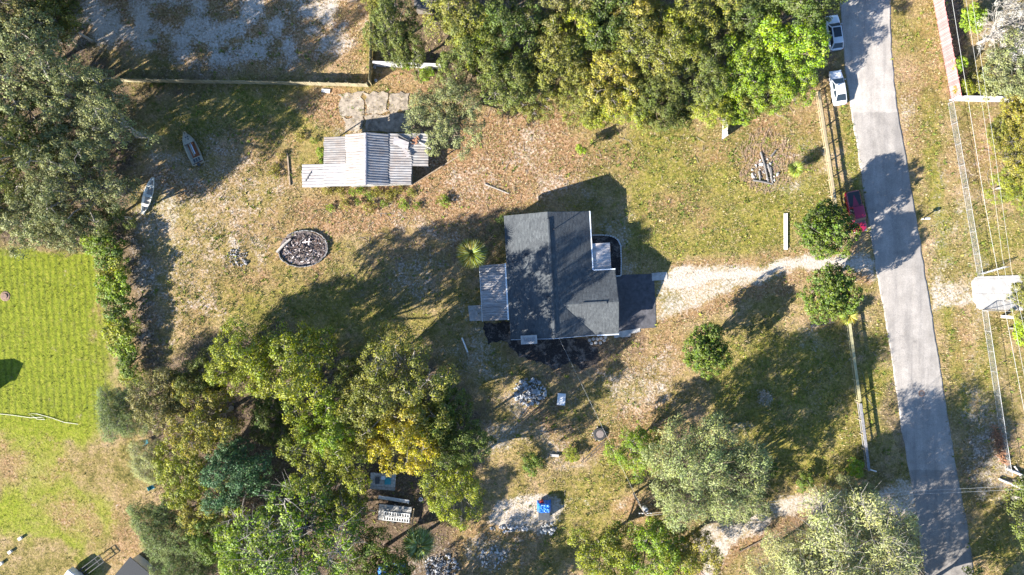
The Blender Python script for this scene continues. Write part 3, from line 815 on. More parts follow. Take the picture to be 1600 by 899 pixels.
# chimney on the south gable
ch = MB().box((2.35, 0.02, 2.45), (1.9, 0.95, 4.9)).build('chimney', MAT['stone'], house, color=(1.25, 1.25, 1.28))
for iz in range(12):
    for ix in range(5):
        for sy in (-1,):
            MB().box((2.35 - .76 + .38 * ix + (.1 if iz % 2 else -.06), 0.02 + sy * .48, .2 + .4 * iz), (.36, .02, .37)).build('block', MAT['stone'], ch, color=(random.uniform(1.1, 1.5),) * 3)
MB().box((2.35, 0.02, 4.96), (2.1, 1.12, 0.1)).build('cap', MAT['concrete'], ch)
for ox in (-.5, .05, .55):
    MB().box((2.35 + ox, 0.02, 5.06), (.38, .5, .12)).build('flue', MAT['stone'], ch, color=(.8, .8, .82))
# entry porch with a ribbed metal roof
def ribbed(x0, x1, y0, y1, za, zb, pitch, h, along='x', n=None):
    """ribbed sheet: ribs run along x, za at x0 and zb at x1"""
    mb_ = MB(); L = y1 - y0; k = max(2, int(round(L / pitch))); prof = []
    for i in range(k):
        a = y0 + L * i / k; w = L / k
        prof += [(a, 0), (a + w * .35, 0), (a + w * .5, h), (a + w * .85, h)]
    prof.append((y1, 0))
    m = len(prof); vv = []
    for (xx, zz) in ((x0, za), ((x0 + x1) / 2, (za + zb) / 2 - .01), (x1, zb)):
        vv += [(xx, a, zz + b) for a, b in prof]
    for (xx, zz) in ((x0, za), ((x0 + x1) / 2, (za + zb) / 2 - .01), (x1, zb)):
        vv += [(xx, a, zz + b - 0.012) for a, b in prof]
    ff = []
    for r in (0, 1):
        for i in range(m - 1):
            ff.append((r * m + i, (r + 1) * m + i, (r + 1) * m + i + 1, r * m + i + 1))
            ff.append(((r + 3) * m + i + 1, (r + 4) * m + i + 1, (r + 4) * m + i, (r + 3) * m + i))
    return mb_.add(vv, ff)
bpy.context.view_layer.update()
pa_, pb_ = hl(926, 421, 2.7), hl(953, 379, 2.7)
porch_cols = (1.0, 1.0, 1.0)
ny_ = 4
for k in range(ny_):
    ya = pa_.y + (pb_.y - pa_.y) * k / ny_; yb = pa_.y + (pb_.y - pa_.y) * (k + 1) / ny_
    ribbed(pa_.x, pb_.x, ya, yb - .01, 2.78, 2.62, .22, .03).build('porch_roof_sheet', MAT['sheet_metal'], house, color=(1.12, 1.12, 1.14))
MB().beam((pb_.x - .1, pa_.y, 2.5), (pb_.x - .1, pb_.y, 2.5), .12, .16).build('porch_beam', MAT['trim'], house)
MB().beam((pa_.x - .1, pa_.y - .08, 2.66), (pb_.x, pa_.y - .08, 2.58), .1, .2).build('porch_beam', MAT['trim'], house)
for yy in (pa_.y + .1, pb_.y - .1):
    MB().box((pb_.x - .1, yy, 1.21), (.13, .13, 2.42)).build('porch_post', MAT['white_paint'], house)
MB().box(((pa_.x + pb_.x) / 2, (pa_.y + pb_.y) / 2, .06), (pb_.x - pa_.x, pb_.y - pa_.y, .14)).build('porch_slab', MAT['concrete'], house)
# patio roof on the west side
pc, pd = hl(754, 502, 2.7), hl(793, 412, 2.7)
xw0 = pc.x; xw1 = -0.22
ns = 11
for k in range(ns):
    ya = pc.y + (pd.y - pc.y) * k / ns; yb = pc.y + (pd.y - pc.y) * (k + 1) / ns
    g = random.uniform(.7, .95)
    ribbed(xw0, xw1, ya, yb - .012, 2.50 + random.uniform(0, .015), 2.86 + random.uniform(0, .015), .36, .09).build('patio_roof_sheet', MAT['sheet_metal'], house, color=(g, g * 1.0, g * 1.0))
MB().beam((xw0 - .02, pc.y - .05, 2.36), (xw0 - .02, pd.y + .05, 2.36), .12, .2).build('patio_beam', MAT['white_paint'], house)
MB().beam((xw1 + .06, pc.y - .05, 2.93), (xw1 + .06, pd.y + .05, 2.93), .2, .1).build('patio_beam', MAT['white_paint'], house)
for k in range(4):
    MB().box((xw0 + .05, pc.y + .1 + (pd.y - pc.y - .2) * k / 3, 1.14), (.11, .11, 2.28)).build('patio_post', MAT['white_paint'], house)
MB().box(((xw0 + xw1) / 2, (pc.y + pd.y) / 2, .04), (xw1 - xw0 - .2, pd.y - pc.y - .2, .12)).build('patio_slab', MAT['concrete'], house)

# curved white edging of the mulch bed
edge_t = thing('garden_edging', 'curved row of white edging blocks beside the porch', 'edging', P(969, 395))
eb = MB().box((0, 0, .1), (.26, .16, .26)).mesh('edging_block', MAT['block_white'])
path = [(922, 368), (940, 367.5), (952, 368.5), (960, 371), (966, 376), (969.5, 384), (970, 395), (970.5, 410), (970, 431), (957, 432)]
pw = [P(*p) for p in path]; ac = 0
for i in range(len(pw) - 1):
    a, b = pw[i], pw[i + 1]; L = (b - a).length; k = max(1, int(round(L / .3)))
    for q in range(k):
        p = a.lerp(b, (q + .5) / k) - Vector(edge_t.location)
        inst('block', eb, edge_t, (p.x, p.y, random.uniform(-.02, .01)), (0, 0, math.atan2(b.y - a.y, b.x - a.x) + random.uniform(-.08, .08)), color=(random.uniform(.85, 1.05),) * 3)
# stepping stones south of the gable
for k, (px, py) in enumerate([(921, 532), (927, 530), (933, 530), (939, 529), (944, 532), (924, 537), (931, 536), (938, 536), (946, 527)]):
    o = MB().lathe([(0, -.05), (.24, -.05), (.24, .04), (0, .045)], 6).build('stepping_stone', MAT['concrete'])
    o.location = P(px, py); o.rotation_euler.z = random.uniform(0, 1)
    tag(o, 'pale stepping stone in the cluster by the south-east house corner', 'paver', 'stepping stones by the house')

# ------------------------------------------------------------------ metal-roofed shed
sb = P(575, 250)
shed = thing('metal_shed', 'old shed with a rusty ribbed metal roof in several levels', 'shed', (sb.x, sb.y, 0))
def SP(px, py, h):
    w = P(px, py, h); return Vector((w.x - sb.x, w.y - sb.y, h))
def roof_section(pxa, ha, pxb, hb, pya, pyb, nsheet, tint, skip=()):
    a0 = SP(pxa, pyb, ha); b0 = SP(pxb, pyb, hb); a1 = SP(pxa, pya, ha); b1 = SP(pxb, pya, hb)
    y0 = (a0.y + b0.y) / 2; y1 = (a1.y + b1.y) / 2
    for k in range(nsheet):
        if k in skip: continue
        ya = y0 + (y1 - y0) * k / nsheet; yb = y0 + (y1 - y0) * (k + 1) / nsheet
        g = random.uniform(.86, 1.08)
        dz = random.uniform(0, .03); e = random.uniform(-.06, .06)
        o = ribbed(a0.x + (e if ha < hb else 0), b0.x + (e if hb < ha else 0), ya - .03, yb + .02, ha + dz, hb + dz, .36, .06).build('roof_sheet', MAT['sheet_metal'], shed, color=(tint[0] * g, tint[1] * g, tint[2] * g))
W_ = (.88, .88, .88); RU = (.80, .74, .70); BL_SHADE = (.74, .78, .84); GR = (.62, .61, .60)
roof_section(472, 2.25, 507, 2.5, 257, 292.5, 4, (1.02, 1.02, 1.03))
roof_section(506, 2.56, 541, 2.95, 256, 291, 4, (.95, .95, .95))
roof_section(506, 2.50, 540, 2.95, 214, 256, 6, GR, skip=())
roof_section(540, 3.05, 571, 4.1, 209, 290, 10, RU)
roof_section(571, 4.1, 607, 2.95, 208.5, 288.5, 10, BL_SHADE)  # east slope: its shade is put into the colour as a blue tint
roof_section(607, 2.88, 643, 2.55, 209, 287.5, 10, W_)
roof_section(643, 2.50, 669, 2.3, 208.5, 259.5, 6, (.85, .85, .83))
r0, r1 = SP(571, 289, 4.13), SP(571, 208, 4.13)
MB().add([(r0.x - .2, r0.y, 4.10), (r0.x, r0.y, 4.2), (r0.x + .2, r0.y, 4.10), (r1.x - .2, r1.y, 4.10), (r1.x, r1.y, 4.2), (r1.x + .2, r1.y, 4.10)],
         [(0, 1, 4, 3), (1, 2, 5, 4)]).build('ridge_cap', MAT['sheet_metal'], shed, color=(1, 1, 1.05))
# plank walls
pk = MB().box((0, 0, .5), (.22, .03, 1)).mesh('plank', MAT['grey_wood'])
def plank_wall(a, b, h):
    a = Vector(a); b = Vector(b); L = (b - a).length; k = int(L / .24)
    for i in range(k):
        p = a.lerp(b, (i + .5) / k)
        inst('plank', pk, shed, (p.x, p.y, 0), (0, 0, math.atan2(b.y - a.y, b.x - a.x)), (1, 1, h + random.uniform(-.05, 0)), (random.uniform(.7, 1.2),) * 3)
c0, c1, c2, c3 = SP(543, 288, 2.6), SP(640, 285, 2.4), SP(640, 212, 2.4), SP(543, 213, 2.6)
plank_wall((c0.x, c0.y), (c1.x, c1.y), 2.4); plank_wall((c1.x, c1.y), (c2.x, c2.y), 2.35); plank_wall((c3.x, c3.y), (c2.x, c2.y), 2.4); plank_wall((c0.x, c0.y), (c3.x, c3.y), 2.7)
for (px, py, h) in ((475, 260, 2.2), (480, 290, 2.2), (507, 290, 2.45), (508, 217, 2.42), (666, 211, 2.22), (666, 257, 2.22), (507, 258, 2.45)):
    p = SP(px, py, h); MB().box((p.x, p.y, h / 2), (.12, .12, h)).build('post', MAT['grey_wood'], shed, color=(1, 1, 1))
# loose pieces lying on the roof
def plate(name, pts, z, th, mat, label, cat, col=(1, 1, 1), tilt=None):
    w = [P(p[0], p[1], z) for p in pts]; c = sum(w, Vector((0, 0, 0))) / len(w)
    o = MB().prism([(p.x - c.x, p.y - c.y) for p in w], 0, th).build(name, mat, color=col)
    o.location = (c.x, c.y, z)
    if tilt: o.rotation_euler = tilt
    return tag(o, label, cat)
plate('loose_metal_sheet', [(616, 214), (639, 222), (637, 233), (626, 230), (614, 225)], 3.02, .03, MAT['sheet_metal'], 'bent loose metal sheet lying on the shed roof', 'metal sheet', (1.15, 1.15, 1.18), (0, .09, 0))
plate('loose_metal_strip', [(626, 229), (631, 230), (641, 243), (636, 247)], 2.95, .03, MAT['sheet_metal'], 'narrow split metal strip lying below the bent sheet on the shed roof', 'metal strip', (1.1, 1.1, 1.12), (0, .09, 0))
def timber(name, a, b, z, w, h, mat, label, cat='timber', col=(1, 1, 1), z2=None):
    A = P(a[0], a[1], z); B = P(b[0], b[1], z if z2 is None else z2)
    o = MB().beam(Vector((0, 0, 0)), B - A, w, h).build(name, mat, color=col); o.location = A
    return tag(o, label, cat)
timber('timber', (619, 209), (644, 224), 2.95, .14, .09, MAT['grey_wood'], 'dark timber lying across the top of the bent roof sheet', col=(.45, .45, .45), z2=2.80)
timber('timber', (648, 218), (673, 233), 2.62, .13, .09, MAT['grey_wood'], 'pale timber sticking out over the east edge of the shed roof', col=(1.6, 1.6, 1.6), z2=2.55)
timber('timber', (476, 284), (486, 268), 2.45, .10, .07, MAT['grey_wood'], 'dark crooked stick on the lowest west roof of the shed', col=(.6, .6, .6), z2=2.5)
rp = MB()
for k in range(14):
    rp.box((random.gauss(0, .35), random.gauss(0, .3), random.uniform(0, .12)), (random.uniform(.1, .5), random.uniform(.08, .3), .05), rot=Matrix.Rotation(random.uniform(0, 3), 3, 'Z') @ Matrix.Rotation(random.uniform(-.3, .3), 3, 'X'))
o = rp.build('debris_pile', MAT['rust']); o.location = P(649, 222, 2.62); tag(o, 'small rusty heap of debris on the east shed roof', 'debris')
# ruined slab north of the shed
sl = thing('ruined_slab', 'broken pale concrete slab north of the metal shed', 'slab', P(585, 172))
for (pts) in ([(530, 145), (566, 143), (566, 178), (531, 182)], [(570, 145), (604, 143), (606, 176), (571, 178)], [(608, 144), (641, 147), (640, 172), (609, 176)], [(536, 184), (566, 180), (567, 204), (541, 206)], [(571, 181), (640, 176), (640, 204), (572, 206)]):
    w = [P(*p) - Vector(sl.location) for p in pts]
    out = []
    for i in range(4):
        for k in range(5):
            p = w[i].lerp(w[(i + 1) % 4], k / 5) + Vector((random.uniform(-.32, .32), random.uniform(-.3, .3), 0)); out.append((p.x, p.y))
    MB().prism(out, -.1, .015 + random.uniform(0, .03)).build('slab_piece', MAT['ruin_concrete'], sl)
timber('timber', (449, 240), (453, 290), .06, .16, .12, MAT['old_wood'], 'old brown timber lying upright to the picture west of the shed', col=(.9, .8, .7))
timber('timber', (645, 288), (732, 235), .06, .16, .12, MAT['old_wood'], 'long brown timber lying slantwise east of the shed', col=(.9, .8, .7))
timber('timber', (757, 288), (795, 303), .06, .14, .1, MAT['grey_wood'], 'grey timber lying in the bare dirt north-west of the house', col=(1.1, 1.0, .9))

# ------------------------------------------------------------------ fences and walls
def plank_fence(name, pts, hgt, label, mat, tint, wplank=.3, gap=.01, thick=.03, rails=True, cat='fence', post_mat=None, jit=.05, skipf=0.0, side=1):
    w = [P(*p) for p in pts]
    base = w[0].copy()
    f = thing(name, label, cat, base)
    me = MB().box((0, 0, .5), (wplank - gap, thick, 1)).mesh('board', mat)
    for i in range(len(w) - 1):
        a, b = w[i], w[i + 1]; L = (b - a).length; k = max(1, int(round(L / wplank))); ang = math.atan2(b.y - a.y, b.x - a.x)
        for q in range(k):
            if random.random() < skipf: continue
            p = a.lerp(b, (q + .5) / k) - base
            g = random.uniform(.75, 1.2)
            inst('board', me, f, (p.x, p.y, 0.0), (random.uniform(-.02, .02), 0, ang), (1, 1, hgt + random.uniform(-jit, jit)), tuple(c * g for c in tint))
        np_ = max(1, int(L / 2.4))
        nrm = Vector((-math.sin(ang), math.cos(ang), 0)) * side
        for q in range(np_ + 1):
            p = a.lerp(b, q / np_) - base + nrm * .09
            MB().box((0, 0, (hgt + .05) / 2), (.1, .1, hgt + .05)).build('post', post_mat or mat, f, color=tint).location = (p.x, p.y, 0)
        if rails:
            for z in (.35, hgt - .3):
                A = a - base + nrm * .04; B = b - base + nrm * .04
                MB().beam((A.x, A.y, z), (B.x, B.y, z), .045, .09).build('rail', mat, f, color=tint)
    return f
plank_fence('board_fence', [(175, 128), (300, 130), (430, 132), (576, 136)], 1.45, 'long weathered board fence across the upper left of the yard', MAT['old_wood'], (.95, .95, .75))
plank_fence('board_fence', [(584, -40), (582, 60), (580, 133)], 1.75, 'weathered board fence running up to the top edge beside the woods', MAT['old_wood'], (1.0, 1.0, .7))
# white block wall
def block_wall(name, a, b, hgt, label, bw=.6, bh=.3, th=.2, tint=(1, 1, 1), mat=None):
    A = P(*a); B = P(*b); L = (B - A).length; ang = math.atan2(B.y - A.y, B.x - A.x)
    w = thing(name, label, 'wall', A, ang)
    me = MB().box((0, 0, 0), (bw - .012, th, bh - .012)).mesh('block', mat or MAT['block_white'])
    MB().box((L / 2, 0, hgt / 2 - .02), (L - .02, th - .03, hgt - .04)).build('mortar_core', MAT['concrete'], w)
    rows = int(round(hgt / bh)); cols = int(L / bw)
    for r in range(rows):
        for c_ in range(cols + (0 if r % 2 else 1)):
            x = (c_ + (.0 if r % 2 == 0 else .5)) * bw + bw * .0 + .3 * (r % 2 == 1)
            x = min(max(x, bw / 2), L - bw / 2)
            g = random.uniform(.88, 1.04)
            inst('block', me, w, (x, random.uniform(-.004, .004), (r + .5) * bh), (0, 0, 0), (1, 1, 1), tuple(t_ * g for t_ in tint))
    MB().box((L / 2, 0, hgt + .03), (L + .05, th + .08, .07)).build('coping', MAT['block_white'], w, color=tint)
    return w
block_wall('block_wall', (586, 103), (690, 107), 1.5, 'white block wall at the south edge of the woods', tint=(.95, .95, .95))
o = MB().box((0, 0, .35), (.85, .7, .7)).build('white_box', MAT['white_paint'], bevel=.04); o.location = P(672, 107); tag(o, 'small white box standing in front of the white block wall', 'box')
for (px, py, lab) in ((586, 106, 'white bucket just below the corner of the white block wall'), (588, 127, 'white bucket at the lower end of the fence corner')):
    bk = thing('bucket', lab, 'bucket', P(px, py))
    MB().lathe([(.13, 0), (.17, .36), (.185, .36), (.185, .39), (.15, .39), (.12, .03)], 14).build('pail', MAT['white_paint'], bk)
    MB().tube([(-.18, 0, .36), (-.1, .0, .5), (.1, 0, .5), (.18, 0, .36)], .01, 5).build('handle', MAT['galv'], bk)
block_wall('block_wall', (1483, 157), (1640, 160), 1.8, 'bright white wall across the road below the pink fence', tint=(1.08, 1.08, 1.1))
plank_fence('pink_fence', [(1447, -60), (1460, 12), (1487, 158)], 2.1, 'tall pink board fence across the road at the top right', MAT['pink_board'], (1, 1, 1), wplank=.19, gap=.03, jit=.0, thick=.025, post_mat=MAT['pink_board'], side=1)
# panel fence end under the trees
f = plank_fence('wood_panel', [(1129, 187), (1128, 217)], 2.4, 'pale upright board panel at the edge of the woods', MAT['grey_wood'], (1.25, 1.2, 1.2), wplank=.22)

# ranch rail fence along the road side of the yard
def rail_fence(name, pts, label, hgt=1.35, tint=(1, 1, 1), mat='tan_board', broken=False):
    w = [P(*p) for p in pts]; base = w[0].copy()
    f = thing(name, label, 'fence', base)
    pm = MB().box((0, 0, hgt / 2), (.13, .13, hgt)).mesh('post', MAT['tan_board'])
    for i in range(len(w) - 1):
        a, b = w[i] - base, w[i + 1] - base; L = (b - a).length; k = max(1, int(round(L / 2.45))); ang = math.atan2(b.y - a.y, b.x - a.x)
        nrm = Vector((math.sin(ang), -math.cos(ang), 0))
        for q in range(k + (1 if i == len(w) - 2 else 0)):
            p = a.lerp(b, q / k); g = random.uniform(.8, 1.05)
            inst('post', pm, f, (p.x, p.y, 0), (0, 0, ang), (1, 1, 1 + random.uniform(-.02, .02)), tuple(c * g for c in tint))
        for q in range(k):
            p0 = a.lerp(b, q / k); p1 = a.lerp(b, (q + 1) / k)
            for z in (.35, .78, hgt - .12):
                g = random.uniform(.85, 1.1); off = -nrm * .09
                dz = random.uniform(-.03, .03)
                MB().beam(p0 + off + Vector((0, 0, z)), p1 + off + Vector((0, 0, z + dz)), .035, .15).build('rail', MAT[mat], f, color=tuple(c * g for c in tint))
            g = random.uniform(.9, 1.12)
            MB().beam(p0 + Vector((0, 0, hgt + .025)), p1 + Vector((0, 0, hgt + .025)), .36, .04).build('cap_board', MAT[mat], f, color=tuple(c * g for c in tint))
    return f
rail_fence('rail_fence', [(1272, 148), (1285, 232), (1300, 333)], 'tan rail fence beside the parked cars above the driveway', tint=(.78, .76, .72))
rail_fence('rail_fence', [(1320, 505), (1327, 560), (1336, 625)], 'pale green-tan rail fence below the driveway', tint=(.85, .92, .78))
rail_fence('rail_fence', [(1336.5, 628), (1340, 655), (1346, 700), (1350, 732)], 'old grey rail fence end near the sand track', tint=(.75, .75, .8), mat='grey_wood')
o = MB().tube([(0, 0, .1), (1.0, -.25, .35)], .08, 8).build('white_pipe', MAT['white_paint']); o.location = P(1356, 733); tag(o, 'short white pipe at the lower end of the old grey fence', 'pipe')

# chain-link fence across the road
def chain_link(pts, label, hgt=1.2):
    w = [P(*p) for p in pts]; base = w[0].copy()
    f = thing('chain_link_fence', label, 'fence', base)
    pm = MB().tube([(0, 0, 0), (0, 0, hgt + .05)], .035, 8).mesh('post', MAT['galv'])
    for i in range(len(w) - 1):
        a, b = w[i] - base, w[i + 1] - base; L = (b - a).length; k = max(1, int(round(L / 2.9)))
        for q in range(k + (1 if i == len(w) - 2 else 0)):
            p = a.lerp(b, q / k); inst('post', pm, f, (p.x, p.y, 0))
        MB().tube([a + Vector((0, 0, hgt)), b + Vector((0, 0, hgt))], .022, 6).build('top_rail', MAT['galv'], f)
        MB().tube([a + Vector((0, 0, .06)), b + Vector((0, 0, .06))], .014, 6).build('bottom_rail', MAT['galv'], f)
        net = MB(); st = .16; n_ = int(L / st); dv = (b - a) / L
        sp = hgt - .08
        for q in range(-int(sp / st), n_):
            for sg in (0, 1):
                s0, s1 = q * st, q * st + sp
                z0, z1 = (.04, hgt - .04) if sg == 0 else (hgt - .04, .04)
                c0, c1 = max(s0, 0), min(s1, L)
                if c1 <= c0: continue
                za = z0 + (z1 - z0) * (c0 - s0) / sp; zb = z0 + (z1 - z0) * (c1 - s0) / sp
                net.beam(a + dv * c0 + Vector((0, 0, za)), a + dv * c1 + Vector((0, 0, zb)), .007, .007)
        tag(net.build('wire_mesh', MAT['galv'], f), kind='stuff')
    return f
chain_link([(1481, 162), (1498, 260), (1527, 432)], 'chain-link fence across the road above the concrete slab')
chain_link([(1534, 486), (1548, 580), (1564, 690), (1572, 740)], 'chain-link fence across the road below the concrete slab')
def gate(loc, ang, label):
    g = thing('chain_link_gate', label, 'gate', loc, ang)
    for s in ((0, 0, .1, 0, 0, 1.25), (3.4, 0, .1, 3.4, 0, 1.25), (0, 0, 1.22, 3.4, 0, 1.22), (0, 0, .12, 3.4, 0, .12), (0, 0, .12, 3.4, 0, 1.2)):
        MB().tube([s[:3], s[3:]], .035, 7).build('frame_tube', MAT['galv'], g)
    net = MB()
    for k in range(-7, 22):
        for sg in (0, 1):
            s0 = k * .16; c0, c1 = max(s0, 0), min(s0 + 1.1, 3.4)
            if c1 <= c0: continue
            za = .12 + (c0 - s0); zb = .12 + (c1 - s0)
            if sg: za, zb = 1.34 - za, 1.34 - zb
            net.beam((c0, 0, za), (c1, 0, zb), .007, .007)
    tag(net.build('wire_mesh', MAT['galv'], g), kind='stuff')
gate(P(1529, 428), math.radians(16), 'open chain-link gate leaf at the upper edge of the concrete slab')
gate(P(1534, 485), math.radians(-2), 'open chain-link gate leaf at the lower edge of the concrete slab')

# ------------------------------------------------------------------ trees
def unit(v): return v / (np.linalg.norm(v, axis=-1, keepdims=True) + 1e-9)
def best_candidate(r_, n, zmin, flat=1.0, tries=12):
    pts = []
    for i in range(n):
        c = unit(r_.normal(size=(tries, 3)))
        c[:, 2] = np.where(c[:, 2] < zmin, -c[:, 2] * .6, c[:, 2])
        c = unit(c)
        if not pts: pts.append(c[0]); continue
        dd = np.min(np.linalg.norm(c[:, None] - np.array(pts)[None], axis=2), 1)
        pts.append(c[np.argmax(dd)])
    return np.array(pts)
def leaf_quads(r_, centres, outward, n_each, rad, size, aspect, up=.5, spread=1.0, droop=0.0, tintc=None, along=0.0):
    """n_each leaves round every centre -> verts, quads, tint"""
    m = len(centres); k = m * n_each
    c = np.repeat(centres, n_each, 0); ow = np.repeat(outward, n_each, 0); rr = np.repeat(rad, n_each)
    dirs = unit(r_.normal(size=(k, 3)) + ow * .55 + np.array([0, 0, .35]))
    dist = rr * (.45 + .6 * r_.random(k))
    pos = c + dirs * dist[:, None] * np.array([1, 1, .75])
    nrm = unit(r_.normal(size=(k, 3)) * spread * .42 + dirs * 1.0 + np.array([0, 0, up * .5]))
    tx = unit(np.cross(nrm, r_.normal(size=(k, 3))))
    if along > 0:
        tx = unit(tx * (1 - along) + dirs * along); nrm = unit(np.cross(np.cross(tx, nrm), tx))
    ty = np.cross(nrm, tx)
    s = size * r_.uniform(.6, 1.35, k)
    a = tx * s[:, None]; b = ty * (s * aspect)[:, None]
    bend = nrm * (s * .15)[:, None]
    V = np.stack([pos - a * .5, pos + b * .5 + bend, pos + a * .5, pos - b * .5 + bend], 1).reshape(-1, 3)
    Q = np.arange(4 * k).reshape(-1, 4)
    tc = np.repeat(tintc if tintc is not None else r_.random(m), n_each)
    T = np.stack([np.clip(.55 * tc + .45 * r_.random(k), 0, 1), np.clip(.7 * np.repeat(r_.random(m), n_each) + .3 * r_.random(k), 0, 1), r_.random(k), np.ones(k)], 1)
    return V, Q, T

KINDS = {}
def make_kind(key, seed, R, Ht, lobes, clumps, leaves, crad, lsize, aspect, lobe_r=.42, zc=.60, vz=.40, trunk_r=.25, along=0.0, up=.5, bare=0.0, spread=1.0, ring=.62, twig=.03, sides=5):
    r_ = np.random.default_rng(seed)
    dirs = best_candidate(r_, lobes, -.15)
    rad = r_.uniform(.62, 1.18, lobes) * ring
    rad[:max(1, lobes // 6)] *= .35
    lc = dirs * rad[:, None] * np.array([R, R, vz * Ht]) + np.array([0, 0, zc * Ht])
    lr = lobe_r * R * r_.uniform(.7, 1.2, lobes)
    mb_ = MB()
    lean = r_.normal(size=2) * .04 * R
    fork = Vector((lean[0], lean[1], zc * Ht * r_.uniform(.38, .55)))
    mb_.tube([(0, 0, -.2), (lean[0] * .3, lean[1] * .3, fork.z * .45), fork, (lean[0] * 1.6, lean[1] * 1.6, zc * Ht)], [trunk_r * 1.35, trunk_r, trunk_r * .85, trunk_r * .45], 8)
    cs = []; ows = []; rads = []; tc = []
    for i in range(lobes):
        p1 = Vector(lc[i]); md = fork.lerp(p1, .5) + Vector((r_.normal() * .06 * R, r_.normal() * .06 * R, r_.uniform(-.02, .08) * Ht))
        tr = trunk_r * r_.uniform(.42, .6)
        q1 = fork.lerp(md, .5) + Vector((r_.normal() * .03 * R, r_.normal() * .03 * R, 0)); q2 = md.lerp(p1, .5) + Vector((r_.normal() * .05 * R, r_.normal() * .05 * R, 0))
        mb_.tube([fork - Vector((0, 0, .1)), q1, md, q2, p1], [tr, tr * .8, tr * .62, tr * .48, tr * .35], sides + 1, cap=False)
        nclump = max(4, int(clumps * (lr[i] / (lobe_r * R)) ** 2))
        cd = unit(best_candidate(r_, nclump, -.45, tries=8) + dirs[i] * .35)
        off = cd * (lr[i] * r_.uniform(.62, 1.05, nclump))[:, None] * np.array([1, 1, .8])
        lt = r_.uniform(.0, .45)
        for k in range(nclump):
            c = lc[i] + off[k]
            if k % 2 == 0 or bare > 0:
                pm = p1.lerp(Vector(c), .5) + Vector(tuple(r_.normal(size=3) * .05 * R))
                mb_.tube([p1, pm, Vector(c)], [tr * .34, tr * .2 + .005, twig], 4, cap=False)
                if bare > 0:
                    for _ in range(4):
                        e = Vector(c) + Vector(tuple(cd[k] * .5 + r_.normal(size=3) * .6)) * (crad * 1.3)
                        mb_.tube([pm, pm.lerp(e, .5) + Vector(tuple(r_.normal(size=3) * .12)), e], [twig * 1.2, twig * .9, twig * .5], 4, cap=False)
            if r_.random() >= bare:
                cs.append(c); ows.append(cd[k]); rads.append(crad * r_.uniform(.7, 1.25)); tc.append(np.clip(lt + r_.uniform(0, .55), 0, 1))
    tm = mb_.mesh(key + '_trunk', MAT['bark'], smooth=True)
    V, Q, T = leaf_quads(r_, np.array(cs), np.array(ows), leaves, np.array(rads), lsize, aspect, up=up, along=along, tintc=np.array(tc), spread=spread)
    cm = mesh_np(key + '_crown', V, Q, MAT['leaf'], None, {'tint': T})
    KINDS[key] = (tm, cm, R, Ht)

for s_ in range(3):
    make_kind('oak_big%d' % s_, 100 + s_, 7.0, 13.0, 31, 8, 100, .84, .225, .62, lobe_r=.235, ring=.80, trunk_r=.40)
for s_ in range(4):
    make_kind('oak%d' % s_, 200 + s_, 4.8, 10.0, 21, 8, 92, .70, .21, .62, lobe_r=.27, ring=.78, trunk_r=.25)
for s_ in range(2):
    make_kind('round%d' % s_, 300 + s_, 3.4, 6.6, 24, 12, 52, .46, .21, .65, lobe_r=.33, zc=.54, vz=.46, trunk_r=.16, ring=.70)
for s_ in range(2):
    make_kind('wispy%d' % s_, 400 + s_, 6.0, 11.0, 28, 12, 105, .85, .27, .26, lobe_r=.25, ring=.78, trunk_r=.19, along=.35, up=1.2, bare=.03, twig=.014)
make_kind('sparse', 501, 6.0, 13.0, 26, 10, 80, .70, .24, .5, lobe_r=.27, ring=.76, trunk_r=.26, bare=.14, twig=.02)
make_kind('dead', 502, 5.0, 9.0, 14, 9, 60, .6, .28, .2, lobe_r=.38, ring=.7, trunk_r=.2, bare=.5, along=.6, twig=.018)
for s_ in range(2):
    make_kind('bush%d' % s_, 600 + s_, 1.7, 3.2, 9, 7, 56, .40, .18, .55, lobe_r=.36, zc=.52, vz=.46, trunk_r=.07, ring=.66, twig=.012, sides=4)
make_kind('weed', 610, .6, .75, 5, 5, 16, .20, .20, .22, lobe_r=.45, zc=.45, vz=.5, trunk_r=.015, ring=.55, along=.7, twig=.006, sides=3)

LEAF = dict(oak=(.132, .142, .030), grey=(.200, .202, .076), olive=(.185, .172, .032), yellow=(.38, .285, .014), green=(.122, .160, .022), bright=(.25, .32, .010),
            teal=(.085, .148, .058), wisp=(.335, .325, .118), wispg=(.24, .255, .085), brown=(.175, .150, .048), dgreen=(.095, .118, .024), lime=(.190, .240, .016), ygreen=(.232, .235, .022), dead=(.44, .41, .36),
            fern=(.155, .185, .048), gold=(.245, .200, .032))
BARK = dict(grey=(.24, .225, .205), brown=(.13, .10, .075), pale=(.34, .32, .29))
tree_i = [0]
def tree(kind, px, py, rpx, h, col, label, cat='tree', name=None, bark='grey', group=None, zs=None, lean=True):
    tm, cm, R, Ht = KINDS[kind]
    zc = .62 * h
    c = P(px, py, zc)
    r = rpx / PPM * (CAMH - zc) / CAMH
    s = r / R; sz = h / Ht
    tree_i[0] += 1
    rr = random.Random(tree_i[0] * 17 + 3)
    t_ = thing(name or ('tree' if cat == 'tree' else 'shrub'), label, cat, (c.x, c.y, -.02), rr.uniform(0, 2 * PI), group)
    sa = rr.uniform(.88, 1.14)
    a = inst('trunk' if cat == 'tree' else 'stem', tm, t_, scale=(s * sa, s / sa, sz), color=BARK[bark])
    k = rr.uniform(.92, 1.1)
    inst('crown' if cat == 'tree' else 'foliage', cm, t_, scale=(s * sa, s / sa, sz), color=tuple(v * k for v in LEAF[col]))
    return t_
G1 = 'oaks along the upper left edge'; G2 = 'trees of the wood along the top'; G3 = 'grove at the lower left'; G4 = 'trees at the lower right'
